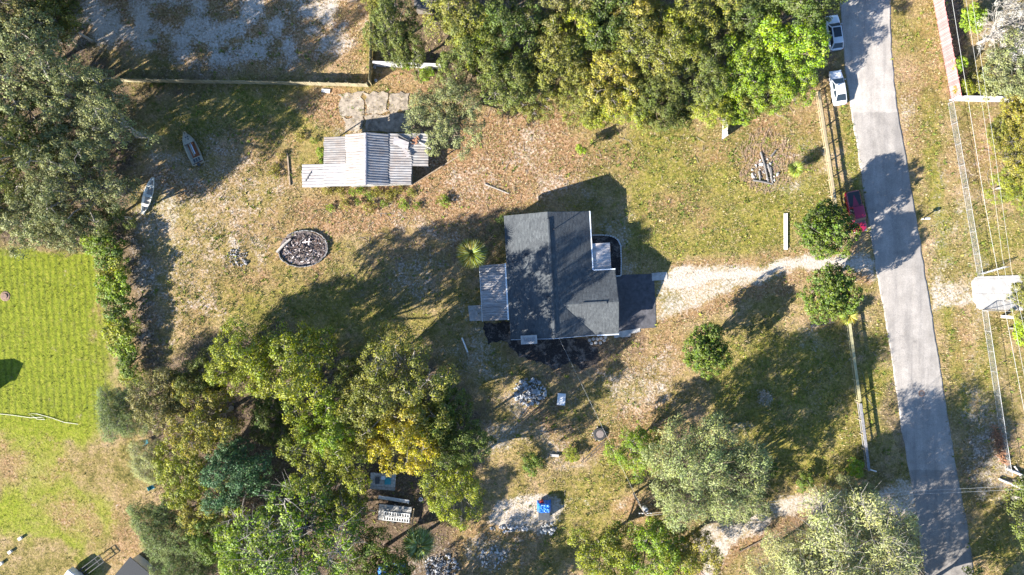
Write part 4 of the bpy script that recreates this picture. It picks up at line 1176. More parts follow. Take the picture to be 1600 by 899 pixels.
TREES = [
 # upper left oaks
 ('oak_big0', 62, 120, 84, 16, 'grey', 'huge grey-green oak at the left edge, upper one of two', G1),
 ('oak_big1', 152, 185, 74, 16, 'grey', 'broad grey-green oak whose crown reaches the dappled shade by the small boat', G1),
 ('oak_big2', 28, 235, 78, 16.5, 'oak', 'large dark oak cut by the left edge at boat height', G1),
 ('oak_big0', 122, 285, 74, 15.5, 'grey', 'large oak with pale limbs just left of the grey canoe', G1),
 ('oak1', 48, 335, 56, 12, 'grey', 'silvery oak right above the mown lawn at the left edge', G1),
 ('oak2', 172, 335, 32, 8.5, 'oak', 'smaller oak between the canoe and the hedge top', G1),
 ('oak0', 105, 350, 44, 11, 'grey', 'middle oak of the row above the mown lawn', G1),
 ('oak3', 30, 28, 62, 13, 'brown', 'brownish thin tree in the upper left corner', G1),
 ('oak1', 92, 34, 40, 11, 'olive', 'small olive tree right of the upper left corner', G1),
 ('oak2', -60, 100, 80, 16, 'brown', 'brown-tinged oak mostly beyond the left edge near the corner', G1),
 ('oak3', -70, 330, 80, 13, 'oak', 'oak mostly beyond the left edge above the lawn', G1),
 ('oak_big1', -95, 185, 84, 17, 'oak', 'wide oak beyond the left edge behind the huge grey-green one', G1),
 ('oak_big2', -120, 60, 80, 17, 'oak', 'wide oak beyond the left edge near the upper corner', G1),
 ('oak0', 130, -70, 60, 12, 'oak', 'oak beyond the top edge left of the sandy lot', G1),
 ('oak2', 240, -90, 60, 12, 'oak', 'oak beyond the top edge over the sandy lot', G1),
 # wood along the top
 ('oak0', 612, 40, 42, 9, 'oak', 'tree right beside the fence at the left end of the wood', G2),
 ('oak2', 640, 78, 38, 8, 'oak', 'small tree standing just behind the white block wall', G2),
 ('oak1', 585, -20, 36, 8, 'olive', 'tree at the top edge on the fence line', G2),
 ('oak1', 722, 25, 56, 10.5, 'olive', 'olive tree at the top edge right of the dark shed roof', G2),
 ('oak3', 735, 95, 52, 10, 'oak', 'oak between the white box and the middle of the wood', G2),
 ('oak_big1', 700, 178, 58, 9.5, 'grey', 'grey-green oak overhanging the east end of the metal shed', G2),
 ('oak2', 790, 130, 50, 10, 'oak', 'oak at the lower edge of the wood above the bare dirt', G2),
 ('oak0', 800, 45, 52, 11, 'dgreen', 'dark tree at the top of the wood, left of centre', G2),
 ('oak1', 868, 90, 50, 10.5, 'olive', 'yellowish-green tree in the middle of the wood', G2),
 ('oak3', 870, 15, 52, 11, 'brown', 'brown-flecked tree at the top edge, centre of the wood', G2),
 ('oak2', 940, 40, 56, 11, 'dgreen', 'dark green tree at the top edge, right of centre', G2),
 ('oak0', 945, 125, 50, 9.5, 'gold', 'rusty-tinted tree in the lower centre of the wood', G2),
 ('oak_big2', 1022, 70, 66, 11.5, 'olive', 'broad olive oak filling the right centre of the wood', G2),
 ('oak1', 1030, 150, 46, 9, 'oak', 'tree at the lower wood edge right of centre', G2),
 ('oak3', 1095, 120, 46, 9.5, 'oak', 'tree above the upright pale board panel', G2),
 ('oak2', 1098, 25, 58, 11, 'olive', 'olive tree at the top edge left of the dark gap', G2),
 ('oak0', 1165, 20, 50, 10.5, 'dgreen', 'dark tree at the top edge over the shade gap', G2),
 ('oak1', 1168, 105, 54, 9.5, 'lime', 'fresh green tree above the bare burn patch', G2),
 ('oak3', 1232, 65, 58, 10.5, 'bright', 'bright yellow-green tree leaning over the parked white cars', G2),
 ('oak2', 1225, 130, 46, 8.5, 'lime', 'green tree at the top of the tan rail fence', G2),
 ('oak0', 1255, -5, 56, 14, 'dgreen', 'very dark tree at the top edge beside the road', G2),
 ('round0', 1010, 180, 26, 4.5, 'olive', 'low ragged tree poking out of the lower wood edge', G2),
 ('round1', 935, 178, 26, 4.2, 'ygreen', 'low light green bushy tree left of the lower wood edge centre', G2),
 ('round0', 1150, 170, 28, 5, 'lime', 'low green tree right over the pale board panel', G2),
 ('round1', 1060, 180, 24, 4.2, 'oak', 'low grey-green tree left of the pale board panel', G2),
 ('oak2', 1330, -75, 66, 15, 'oak', 'tree beyond the top edge shading the road', G2),
 ('oak1', 1240, -60, 70, 16, 'oak', 'tall tree beyond the top edge above the parked cars', G2),
 ('oak3', 905, 150, 40, 7.5, 'olive', 'olive tree at the lower wood edge above the sapling', G2),
 ('oak0', 985, 160, 38, 7, 'ygreen', 'light olive tree at the lower wood edge left of the ragged low one', G2),
 ('oak2', 1110, 165, 36, 6.5, 'ygreen', 'light green tree at the lower wood edge beside the board panel', G2),
 ('oak1', 1205, 155, 38, 7, 'olive', 'olive tree at the right end of the lower wood edge', G2),
 ('oak0', 835, 155, 36, 7.5, 'olive', 'olive tree at the lower wood edge over the bare dirt, right one', G2),
 ('oak3', 760, 70, 44, 9.5, 'ygreen', 'yellow-green tree between the two olive trees right of the dark shed', G2),
 ('oak0', 900, 50, 44, 10, 'ygreen', 'yellow-green tree in the upper centre of the wood', G2),
 ('oak1', 985, 20, 44, 11, 'gold', 'rust-gold tree at the top edge right of the dark green one', G2),
 ('oak2', 1060, 60, 44, 10.5, 'ygreen', 'yellow-green tree in the right centre of the wood', G2),
 # single trees
 ('round0', 1289, 360, 44, 8.6, 'green', 'dense round tree above the driveway mouth, in front of the red pickup', None),
 ('round1', 1299, 456, 42, 9.0, 'green', 'dense round tree below the driveway mouth', None),
 ('round1', 1102, 548, 38, 8.0, 'green', 'round dark green tree alone south-east of the house', None),
 ('oak1', 992, 706, 40, 7.0, 'lime', 'small green tree left of the large grey-green tree', G4),
 ('wispy0', 1105, 738, 86, 14, 'wispg', 'large feathery grey-green tree above the sand track', G4),
 ('oak3', 1068, 715, 44, 8.5, 'grey', 'silvery oak leaning on the large feathery tree', G4),
 ('oak0', 1148, 765, 50, 8.5, 'grey', 'grey-green oak hanging over the sand track', G4),
 ('oak2', 945, 868, 52, 8.5, 'ygreen', 'yellow-green tree at the bottom edge right of the sandy pad', G4),
 ('oak1', 1020, 862, 56, 9, 'lime', 'bushy green tree at the bottom edge, middle of three', G4),
 ('oak3', 1078, 872, 50, 8.5, 'gold', 'golden-green tree at the bottom edge beside the sand track', G4),
 ('wispy1', 1325, 860, 104, 14, 'wisp', 'huge pale feathery tree at the bottom edge beside the road', G4),
 ('wispy0', 1245, 885, 66, 11.5, 'wisp', 'pale feathery tree at the bottom edge left of the huge one', G4),
 ('wispy1', 1338, 775, 30, 6.5, 'wisp', 'narrow pale feathery treetop over the mouth of the sand track', G4),
 # right edge
 ('dead', 1572, 45, 60, 8.5, 'dead', 'bare grey tree with moss in the upper right corner', None),
 ('oak2', 1575, 105, 56, 7.5, 'grey', 'grey-green tree behind the bright white wall at the right edge', None),
 ('round0', 1520, 30, 20, 3.5, 'bright', 'bright lime shrub-like tree beside the pink fence', None),
 ('oak0', 1598, 240, 44, 5.5, 'gold', 'yellow-brown scrubby tree at the right edge below the white wall', None),
 ('oak2', 1580, 290, 36, 4.5, 'ygreen', 'low yellow-green scrub tree at the right edge, lowest of three', None),
 ('round0', 1565, 210, 26, 3.2, 'olive', 'low olive scrub left of the yellow-brown tree at the right edge', None),
 ('round1', 1595, 175, 34, 4.5, 'gold', 'low golden tree just below the white wall at the right edge', None),
 ('oak1', 1608, 470, 34, 6.5, 'olive', 'small tree cut by the right edge over the concrete slab', None),
 ('round0', 1605, 515, 26, 5, 'bright', 'small bright green tree cut by the right edge below the slab', None),
 ('oak3', 1640, 800, 60, 10, 'oak', 'tree beyond the right edge near the fallen logs', None),
 ('oak0', 1610, 760, 22, 5, 'green', 'green treetop cut by the right edge beside the fallen logs', None),
 ('oak2', 1480, 960, 66, 11, 'oak', 'tree beyond the bottom edge beside the road', None),
 ('oak1', 1560, 985, 60, 10, 'oak', 'tree beyond the bottom edge across the road', None),
 ('oak_big0', 640, 1000, 70, 9, 'oak', 'tree beyond the bottom edge below the blue tarps', None),
 ('oak_big1', 735, 1000, 62, 9, 'oak', 'tree beyond the bottom edge below the round stone patch', None),
 ('oak_big2', 1300, 1015, 72, 14, 'oak', 'tree beyond the bottom edge below the huge pale feathery tree', None),
 # lower left grove
 ('wispy1', 195, 640, 46, 7.5, 'fern', 'feathery green tree at the left tip of the grove', G3),
 ('oak2', 262, 618, 52, 11, 'brown', 'brownish tree near the left tip of the grove', G3),
 ('oak3', 322, 655, 56, 12.5, 'gold', 'golden-brown tree left of centre in the grove', G3),
 ('oak0', 388, 560, 56, 15, 'ygreen', 'yellow-green tree at the upper edge of the grove, left one', G3),
 ('oak1', 462, 575, 68, 16.5, 'ygreen', 'wide yellow-green tree at the upper edge of the grove, middle one', G3),
 ('oak_big0', 625, 608, 84, 17, 'olive', 'large olive-tan tree south-west of the house', G3),
 ('oak3', 640, 682, 54, 15, 'yellow', 'golden yellow tree over the junk in the grove', G3),
 ('oak2', 592, 668, 40, 10, 'yellow', 'smaller golden tree left of the brightest yellow one', G3),
 ('oak0', 528, 660, 50, 13.5, 'lime', 'light green tree right of the dark gap in the grove', G3),
 ('oak_big1', 520, 722, 72, 13, 'ygreen', 'broad green tree with pale bare limb in the middle of the grove', G3),
 ('oak1', 372, 742, 56, 12, 'teal', 'blue-green tree at the centre left of the grove', G3),
 ('oak2', 292, 742, 50, 9.5, 'ygreen', 'yellowing tree at the left edge of the grove beside the lawn', G3),
 ('oak3', 330, 790, 44, 8, 'gold', 'olive-gold tree below the yellowing one', G3),
 ('wispy0', 235, 720, 32, 6, 'wisp', 'pale silvery feathery tree at the lawn edge', G3),
 ('wispy1', 262, 820, 54, 8, 'fern', 'feathery green tree low at the lawn edge', G3),
 ('wispy0', 295, 885, 50, 8, 'fern', 'feathery dark green tree at the bottom edge by the lawn', G3),
 ('sparse', 462, 840, 106, 14, 'lime', 'huge open green tree with bare pale limbs at the bottom of the grove', G3),
 ('oak0', 400, 880, 62, 12, 'lime', 'bright green tree at the bottom edge left of the huge open one', G3),
 ('oak1', 590, 880, 52, 9.5, 'green', 'green tree at the bottom edge right of the huge open one', G3),
 ('oak2', 722, 690, 44, 13.5, 'dgreen', 'dark tree at the right edge of the grove beside the sandy yard', G3),
 ('oak3', 708, 762, 48, 12.5, 'ygreen', 'soft yellow-green tree at the right tip of the grove above the trailer', G3),
 ('oak1', 318, 590, 40, 11, 'oak', 'dull green tree above the golden-brown one at the grove left', G3),
 ('oak2', 560, 590, 40, 13, 'oak', 'green tree left of the large olive-tan one', G3),
 ('oak0', 690, 640, 44, 13, 'green', 'green tree on the right flank of the large olive-tan one', G3),
 ('oak2', 345, 840, 46, 9, 'green', 'green tree between the feathery trees and the huge open one', G3),
 ('oak0', 430, 655, 40, 8, 'dgreen', 'dark tree inside the shaded middle of the grove', G3),
]
for (k, px, py, r, h, col, lab, grp) in TREES:
    r *= 1.07
    tree(k, px, py, r, h, col, lab, bark=random.choice(['grey', 'grey', 'brown', 'pale']) if k != 'dead' else 'pale', group=grp)

# hedge shrubs between the lawn and the yard
HL_ = [(150, 378, 22, 2.8), (172, 392, 26, 3.6), (176, 422, 24, 3.4), (180, 452, 25, 3.6), (184, 482, 24, 3.5), (188, 512, 23, 3.3), (193, 540, 22, 3.0), (199, 566, 20, 2.6), (205, 590, 18, 2.2)]
hedge_names = ['topmost shrub of the hedge beside the lawn', 'second shrub from the top of the lawn hedge', 'third shrub from the top of the lawn hedge', 'fourth shrub from the top of the lawn hedge',
               'middle shrub of the lawn hedge', 'fourth shrub from the bottom of the lawn hedge', 'third shrub from the bottom of the lawn hedge', 'second shrub from the bottom of the lawn hedge', 'lowest shrub of the hedge beside the lawn']
for i, (px, py, r, h) in enumerate(HL_):
    tree('bush%d' % (i % 2), px, py, r * 1.25, h, ['lime', 'green', 'ygreen'][i % 3], hedge_names[i], cat='shrub', group='hedge shrubs between lawn and yard')
for (px, py, r, h, col, lab) in [(908, 234, 10, 3.6, 'bright', 'small bright green sapling casting a long shadow below the wood'), (1168, 795, 16, 1.8, 'green', 'small green shrub at the upper edge of the sand track'),
        (1258, 752, 18, 2.0, 'green', 'dark green shrub in the shade above the sand track'), (1207, 733, 13, 1.8, 'green', 'green shrub right of the large feathery tree'), (1335, 732, 16, 2.2, 'bright', 'bright green shrub at the end of the old grey fence'),
        (893, 712, 14, 1.2, 'ygreen', 'yellow-green shrub near the tyre and timbers'), (830, 724, 20, 1.6, 'green', 'low dark green plant in the shade above the sandy pad'), (505, 242, 13, 1.2, 'lime', 'bright green bush at the west side of the metal shed'),
 (1500, 100, 15, 2.6, 'bright', 'lime green bush behind the pink fence'), (1510, 138, 18, 2.4, 'ygreen', 'yellowish bush at the corner of the pink fence and white wall'),
        (665, 115, 14, 1.6, 'bright', 'bright bush below the white box'), (636, 103, 9, 2.2, 'bright', 'small bright bush growing over the white block wall'),
        (1540, 130, 24, 3.0, 'olive', 'olive bush above the bright white wall'), (790, 345, 14, 1.0, 'dgreen', 'low dark shrub at the north-west house corner')]:
    tree('bush%d' % (px % 2), px, py, r, h, col, lab, cat='shrub')
tree('dead', 1194, 621, 15, 1.2, 'dead', 'small pale dead shrub in the shaded lawn', cat='shrub', bark='pale')
wl = 'low yellow-green weed clump growing around the metal shed'
for (px, py) in [(512, 302), (530, 300), (548, 303), (560, 299), (575, 305), (588, 300), (600, 318), (595, 303), (612, 301), (625, 299), (640, 303), (560, 318), (540, 322), (608, 308), (576, 326), (515, 325), (495, 275), (498, 255), (500, 268),
                 (432, 258), (428, 270), (440, 245), (690, 310), (697, 315), (470, 215), (490, 222), (652, 325), (630, 320)]:
    tree('weed', px + random.uniform(-3, 3), py + random.uniform(-3, 3), random.uniform(6, 12), random.uniform(.5, .9), random.choice(['bright', 'ygreen', 'lime', 'gold']), wl, cat='weed', name='weed_clump', group='weed clumps around the shed')

# palms
def frond_mesh(key, n=15, L=.95, spread=2.5, droop=.35, pet=.8):
    V = []; F = []
    V += [(0, -.02, 0), (0, .02, 0), (pet, .015, .22 * pet), (pet, -.015, .22 * pet)]; F.append((0, 1, 2, 3))
    for i in range(n):
        a = -spread / 2 + spread * i / (n - 1); l = L * (1 - .25 * abs(a) / (spread / 2))
        b = len(V); ca, sa = math.cos(a), math.sin(a); w = .05
        V += [(pet, 0, .22 * pet), (pet + ca * l * .5 - sa * w, sa * l * .5 + ca * w, .22 * pet + .06), (pet + ca * l, sa * l, .22 * pet - droop * l), (pet + ca * l * .5 + sa * w, sa * l * .5 - ca * w, .22 * pet + .03)]
        F.append((b, b + 1, b + 2, b + 3))
    q = np.array(F); r_ = np.random.default_rng(5)
    T = np.stack([r_.random(len(q)), r_.random(len(q)), r_.random(len(q)), np.ones(len(q))], 1)
    return mesh_np(key, np.array(V, float), q, MAT['leaf'], None, {'tint': T})
FR = frond_mesh('fan_frond', n=19, L=1.25, spread=3.3, droop=.30, pet=.42)
def palm(px, py, h, rpx, n, col, label, fat=.16, name='palm_tree', cat='palm'):
    c = P(px, py, h); s = rpx / PPM * (CAMH - h) / CAMH / 1.72
    t_ = thing(name, label, cat, (c.x, c.y, 0))
    MB().tube([(0, 0, -.1), (.03, .02, h * .5), (0, 0, h)], [fat * 1.3, fat, fat * .9], 9).build('trunk', MAT['bark'], t_, color=BARK['grey'])
    for i in range(n):
        el = [-.9, -.5, -.15, .2, .6, 1.0][i % 6] + random.uniform(-.12, .12)
        inst('frond', FR, t_, (0, 0, h), (random.uniform(-.3, .3), -el, i * 2.39996 + random.uniform(-.2, .2)), (s, s, s), tuple(v * random.uniform(.8, 1.25) for v in LEAF[col]))
    return t_
palm(737, 397, 4.2, 29, 40, 'olive', 'fan palm with yellow-green fronds beside the patio roof', .2)
palm(655, 850, 3.6, 32, 36, 'wispg', 'large bluish fan palm below the trailer in the grove', .2)
palm(1243, 264, 1.9, 16, 18, 'ygreen', 'small fan palm near the tan rail fence', .1)
palm(1325, 493, 1.2, 18, 18, 'ygreen', 'low pale palmetto at the top of the green-tan fence', .1)

# ------------------------------------------------------------------ vehicles
def loft(stations, name, mat, parent, smooth=True, close=True):
    """stations: list of rings (same count)"""
    mb_ = MB(); n = len(stations[0]); V = [p for r in stations for p in r]; F = []
    for i in range(len(stations) - 1):
        for k in range(n):
            k2 = (k + 1) % n
            F.append((i * n + k, i * n + k2, (i + 1) * n + k2, (i + 1) * n + k))
    if close:
        F.append(tuple(range(n - 1, -1, -1))); F.append(tuple((len(stations) - 1) * n + k for k in range(n)))
    o = mb_.add(V, F).build(name, mat, parent, smooth=smooth)
    return o
def body_ring(y, w, zb, zt, crown=.03, tuck=.06):
    h = zt - zb
    pts = [(-w + tuck, zb), (-w, zb + h * .3), (-w, zb + h * .62), (-w + .05, zt - .06), (-w + .16, zt), (-w * .5, zt + crown), (0, zt + crown * 1.3)]
    pts = pts + [(-a, b) for a, b in pts[-2::-1]]
    return [(a, y, b) for a, b in pts]
def wheel(parent, x, y, r=.33, w=.22):
    t_ = MB().lathe([(r * .62, -w / 2), (r * .93, -w / 2), (r, -w * .3), (r, w * .3), (r * .93, w / 2), (r * .62, w / 2)], 20, axis='X').build('wheel', MAT['rubber'], parent, smooth=False)
    t_.location = (x, y, r)
    MB().lathe([(.02, -w * .46), (r * .61, -w * .46), (r * .61, w * .46), (.02, w * .46)], 14, axis='X').build('rim', MAT['chrome'], t_)
def car(name, label, cat, loc, rz, pm, L=4.6, W=1.8, H=1.45, kind='sedan'):
    """front towards +y"""
    c = thing(name, label, cat, loc, rz)
    hw = W / 2; f = L / 2
    if kind == 'pickup':
        prof = [(-f, .86, .55, .95), (-f + .05, .95, .42, 1.02), (-f + .3, 1, .38, 1.04), (-.6, 1, .36, 1.05), (.2, 1, .34, 1.04), (1.0, 1, .34, 1.03), (f - .9, 1, .34, 1.02), (f - .25, .96, .36, .96), (f - .05, .86, .42, .86), (f, .74, .48, .74)]
        cab = (-.75, -.62, .95, 1.55)
    elif kind == 'suv':
        prof = [(-f, .80, .5, .9), (-f + .06, .92, .42, 1.0), (-f + .4, .99, .34, 1.03), (-1.0, 1, .3, 1.02), (.6, 1, .3, 1.0), (f - 1.0, .99, .32, .97), (f - .35, .94, .35, .9), (f - .06, .80, .42, .76), (f, .62, .48, .68)]
        cab = (-f + .12, -f + .75, .55, 1.25)
    else:
        prof = [(-f, .78, .48, .84), (-f + .06, .9, .4, .95), (-f + .4, .98, .34, .98), (-1.0, 1, .3, .97), (.6, 1, .3, .95), (f - 1.0, .99, .32, .90), (f - .35, .93, .35, .82), (f - .06, .78, .42, .70), (f, .60, .48, .62)]
        cab = (-f + .45, -f + 1.35, .35, 1.2)
    rings = [body_ring(y, w * hw, a, b) for y, w, a, b in prof]
    loft(rings, 'body', pm, c)
    y0, y1, y2, y3 = cab           # rear base, rear roof, front roof, windscreen base
    zb = .97 if kind != 'pickup' else 1.02
    ib, it = hw - .1, hw - .27
    base = [(-ib, y0, zb), (ib, y0, zb), (ib, y3, zb - .03), (-ib, y3, zb - .03)]
    top = [(-it, y1, H - .03), (it, y1, H - .03), (it, y2, H - .03), (-it, y2, H - .03)]
    MB().add(base + top, [(0, 3, 2, 1), (4, 5, 6, 7), (0, 1, 5, 4), (1, 2, 6, 5), (2, 3, 7, 6), (3, 0, 4, 7)]).build('cabin_frame', pm, c, bevel=.03)
    def glass(q, name, s=.90, off=.012):
        q = [Vector(p) for p in q]; ce = sum(q, Vector()) / 4; n = (q[1] - q[0]).cross(q[2] - q[0]).normalized()
        if n.dot(ce - Vector((0, (y0 + y3) / 2, .9))) < 0: n = -n
        qq = [ce + (p - ce) * s + n * off for p in q]
        MB().slab(qq, .008).build(name, MAT['glass'], c)
    glass([base[3], base[2], top[2], top[3]], 'windscreen', .92)
    glass([base[0], base[1], top[1], top[0]], 'rear_window', .88)
    def lerp(a, b, t_): return Vector(a).lerp(Vector(b), t_)
    for (bi, ti) in (((1, 2), (1, 2)), ((0, 3), (0, 3))):
        b0, b1, t0, t1 = base[bi[0]], base[bi[1]], top[ti[0]], top[ti[1]]
        segs = ((0.04, .5), (.52, .97)) if kind != 'pickup' else ((.04, .97),)
        for s0, s1 in segs:
            glass([lerp(b0, b1, s0), lerp(b0, b1, s1), lerp(t0, t1, s1), lerp(t0, t1, s0)], 'side_window', .9)
    # roof skin
    rr = [[(-it - .01, y, H - .035), (-it + .1, y, H - .005), (0, y, H + .015), (it - .1, y, H - .005), (it + .01, y, H - .035)] for y in (y1 - .03, y1 + .1, (y1 + y2) / 2, y2 - .1, y2 + .03)]
    V = [p for r in rr for p in r]; F = [(i * 5 + k, i * 5 + k + 1, (i + 1) * 5 + k + 1, (i + 1) * 5 + k) for i in range(4) for k in range(4)]
    MB().add(V, F).build('roof', pm, c, smooth=True)
    if kind == 'suv':
        MB().slab([(-it + .14, y1 + .75, H + .03), (it - .14, y1 + .75, H + .03), (it - .14, y2 - .12, H + .03), (-it + .14, y2 - .12, H + .03)], .02).build('sunroof', MAT['glass'], c)
    if kind == 'pickup':
        MB().box((0, (-f + y0) / 2 + .02, 1.055), (W - .28, y0 + f - .16, .05)).build('bed_cover', MAT['black_metal'], c, bevel=.02)
    for s in (-1, 1):
        for y in (f - .85, -f + .85):
            wheel(c, s * (hw - .13), y, .36 if kind != 'sedan' else .32)
        MB().box((s * (hw - .28), f - .10, .68 if kind != 'pickup' else .82), (.34, .14, .12)).build('headlight', MAT['head_lens'], c, bevel=.02)
        MB().box((s * (hw - .22), -f + .05, .8), (.26, .1, .16)).build('taillight', MAT['tail_lens'], c, bevel=.02)
        MB().box((s * (hw + .06), y3 - .28, zb + .06), (.18, .1, .12)).build('mirror', pm, c, bevel=.03)
    MB().box((0, f + .0, .5), (W * .62, .06, .14)).build('front_bumper', MAT['dark_plastic'], c, bevel=.02)
    MB().box((0, -f - .01, .52), (W * .7, .06, .14)).build('rear_bumper', MAT['dark_plastic'], c, bevel=.02)
    return c
cp = P(1304, 51, .8); car('parked_car', 'silvery white car with a black sunroof, nearer the top edge', 'car', (cp.x, cp.y, -.03), math.radians(8), MAT['paint_silver'], 4.75, 1.85, 1.6, 'suv')
cp = P(1310, 137, .8); car('parked_car', 'clean white sedan parked just above the tan rail fence', 'car', (cp.x, cp.y, -.03), math.radians(9), MAT['paint_white'], 4.7, 1.82, 1.45, 'sedan')
cp = P(1338, 331, .8); car('pickup_truck', 'dark red pickup with a black bed cover beside the round tree', 'truck', (cp.x, cp.y, -.03), math.radians(192), MAT['paint_red'], 5.6, 1.95, 1.72, 'pickup')

# ------------------------------------------------------------------ boats
def hull(name, label, cat, bow, stern, W, D, mats, pointed_both=False, z=0.03):
    a, b = P(*bow), P(*stern); c0 = (a + b) / 2; L = (a - b).length
    t_ = thing(name, label, cat, (c0.x, c0.y, z), math.atan2(a.y - b.y, a.x - b.x))
    n = 21; half = []
    for i in range(n):
        u = i / (n - 1)               # 0 stern, 1 bow
        if pointed_both: w = max(.02, (math.sin(PI * min(max(u, .0), 1)) ** .62)); w = w if u > .05 else max(w, .28)
        else: w = 1 if u < .45 else max(.0, 1 - ((u - .45) / .55) ** 2.6)
        if not pointed_both: w = max(w * (.9 + .1 * min(1, u * 4)), .12)
        half.append((-L / 2 + L * u, max(w * W / 2, .03), D * (1 + .25 * u ** 3 + (.2 * (1 - u) ** 3 if pointed_both else 0))))
    V = []; F = []
    ring = 10
    for (x, w, d_) in half:
        V += [(x, -w * .55, 0), (x, -w * .9, d_ * .35), (x, -w, d_), (x, -w + .05 if w > .08 else -w * .4, d_), (x, -w * .8 if w > .08 else -w * .3, d_ * .35), (x, -w * .5, .05),
              (x, w * .5, .05), (x, w * .8 if w > .08 else w * .3, d_ * .35), (x, w - .05 if w > .08 else w * .4, d_), (x, w, d_), (x, w * .9, d_ * .35), (x, w * .55, 0)]
    m = 12
    for i in range(n - 1):
        for k in range(m):
            k2 = (k + 1) % m
            F.append((i * m + k2, i * m + k, (i + 1) * m + k, (i + 1) * m + k2))
    MB().add(V, F).add([V[k] for k in range(m)], [(0, 1, 2, 3, 4, 5), (6, 7, 8, 9, 10, 11), (0, 5, 6, 11)]).build('hull', mats[0], t_)
    MB().box((-L / 2 + .03, 0, D * .5), (.06, half[0][1] * 1.9, D * .9)).build('transom', mats[0], t_)
    def width(u):
        i = int(u * (n - 1)); return half[i][1]
    fl = [(half[i][0], -half[i][1] * .72) for i in range(1, n - 1)] + [(half[i][0], half[i][1] * .72) for i in range(n - 2, 0, -1)]
    MB().prism(fl, .06, .09).build('floor', mats[1], t_)
    return t_, L, width, half
bt, L, wd, hf = hull('fishing_boat', 'grey open fishing boat with an orange-brown inside, in the dappled shade', 'boat', (291, 208), (313, 257), 1.75, .6, (MAT['boat_grey'], MAT['orange_fabric']))
MB().prism([(hf[i][0], -hf[i][1] * .93) for i in range(13, 20)] + [(hf[i][0], hf[i][1] * .93) for i in range(19, 12, -1)], .5, .56).build('bow_deck', MAT['boat_grey'], bt)
MB().prism([(hf[i][0], -hf[i][1] * .93) for i in range(1, 5)] + [(hf[i][0], hf[i][1] * .93) for i in range(4, 0, -1)], .46, .52).build('stern_deck', MAT['boat_grey'], bt)
for s in (-.35, .0, .35): MB().box((-L / 2 + .55, s, .54), (.5, .24, .05)).build('hatch', MAT['dark_plastic'], bt, bevel=.01)
MB().box((-.1, .12, .38), (2.0, .18, .08)).build('rod_rack', MAT['boat_grey'], bt)
MB().box((-.1, -.1, .42), (1.6, .12, .05)).build('rod_rack', MAT['trim'], bt)
for (x, y) in ((L / 2 - .75, .12), (L / 2 - .75, -.16), (L / 2 - 1.1, -.1)): MB().lathe([(.1, 0), (.1, .03), (.02, .04)], 10, (x, y, .56)).build('hatch_lid', MAT['dark_plastic'], bt)
MB().lathe([(.12, 0), (.12, .3), (.16, .32), (.16, .4), (.02, .41)], 12, (.5, -.3, .09)).build('seat', MAT['orange_fabric'], bt)
mo = MB().box((-L / 2 - .18, 0, .55), (.34, .32, .5)).build('outboard_motor', MAT['dark_plastic'], bt, bevel=.05)
cn, L, wd, hf = hull('canoe', 'pale grey canoe with three cross seats under the oak edge', 'canoe', (241, 278), (225, 335), 1.25, .38, (MAT['canoe_grey'], MAT['boat_inside']), True)
for u in (.24, .5, .76):
    MB().box((-L / 2 + L * u, 0, .36), (.36, wd(u) * 2 - .06, .04)).build('seat', MAT['canoe_grey'], cn)
for u, s in ((.06, 1), (.94, 1)):
    MB().box((-L / 2 + L * u, 0, .40), (.22, wd(u) * 1.5, .03)).build('end_deck', MAT['canoe_grey'], cn)

# ------------------------------------------------------------------ fire ring full of burnt debris
fp = P(474, 389)
fr = thing('fire_ring', 'oval ring of low blocks filled with burnt debris', 'fire ring', (fp.x, fp.y, 0))
bk = MB().box((0, 0, .2), (.3, .09, .42)).mesh('ring_block', MAT['stone'])
ringp = []
for k in range(52):
    a = math.radians(-178 + 300 * k / 51)          # leaves a gap closed by the log
    rx_, ry_ = 3.35, 2.45
    x = rx_ * math.cos(a); y = ry_ * math.sin(a)
    x2 = x * math.cos(.12) - y * math.sin(.12); y2 = x * math.sin(.12) + y * math.cos(.12)
    ringp.append((x2, y2, a))
for i, (x, y, a) in enumerate(ringp):
    x1, y1, _ = ringp[min(i + 1, 51)]; x0, y0, _ = ringp[max(i - 1, 0)]
    inst('block', bk, fr, (x, y, random.uniform(-.03, .03)), (random.uniform(-.16, .16), 0, math.atan2(y1 - y0, x1 - x0) + random.uniform(-.12, .12)), (1.15 * random.uniform(.7, 1.05), 1, random.uniform(.45, 1.0)), (random.uniform(.3, 1.0),) * 3)
lp = MB().tube([(-3.5, -.5, .3), (-2.5, .55, .36), (-1.6, 1.35, .3)], [.19, .18, .15], 9).build('log', MAT['grey_wood'], fr, color=(1.3, 1.2, 1.1))
deb = MB()
for k in range(620):
    a = random.uniform(0, 2 * PI); r = math.sqrt(random.random()) * .92
    x, y = 3.1 * r * math.cos(a), 2.25 * r * math.sin(a)
    s = random.choice([.05, .07, .1, .14, .22])
    deb.box((x, y, .05 + random.random() * .25 * (1.1 - r)), (s * random.uniform(1, 3.2), s * random.uniform(.4, 1), .06), rot=Matrix.Rotation(random.uniform(0, 6.3), 3, 'Z') @ Matrix.Rotation(random.uniform(-.6, .6), 3, 'X'))
def multi(mb_, name, cols, mat, parent, kind='stuff'):
    o = mb_.build(name, mat, parent); tag(o, kind=kind) if kind else None
    return o
half_f = len(deb.f) // 2
def split_mb(mb_, parts, name, mat, parent, cols):
    nb = len(mb_.f) // 6
    for q in range(parts):
        m2 = MB()
        for k in range(q, nb, parts):
            m2.add(mb_.v[k * 8:k * 8 + 8], [tuple(i - k * 8 for i in f) for f in mb_.f[k * 6:k * 6 + 6]])
        tag(m2.build(name, mat, parent, color=cols[q]), kind='stuff')
split_mb(deb, 4, 'burnt_debris', MAT['ash'], fr, [(.09, .085, .085), (.30, .25, .23), (1.3, 1.22, 1.18), (.22, .15, .12)])
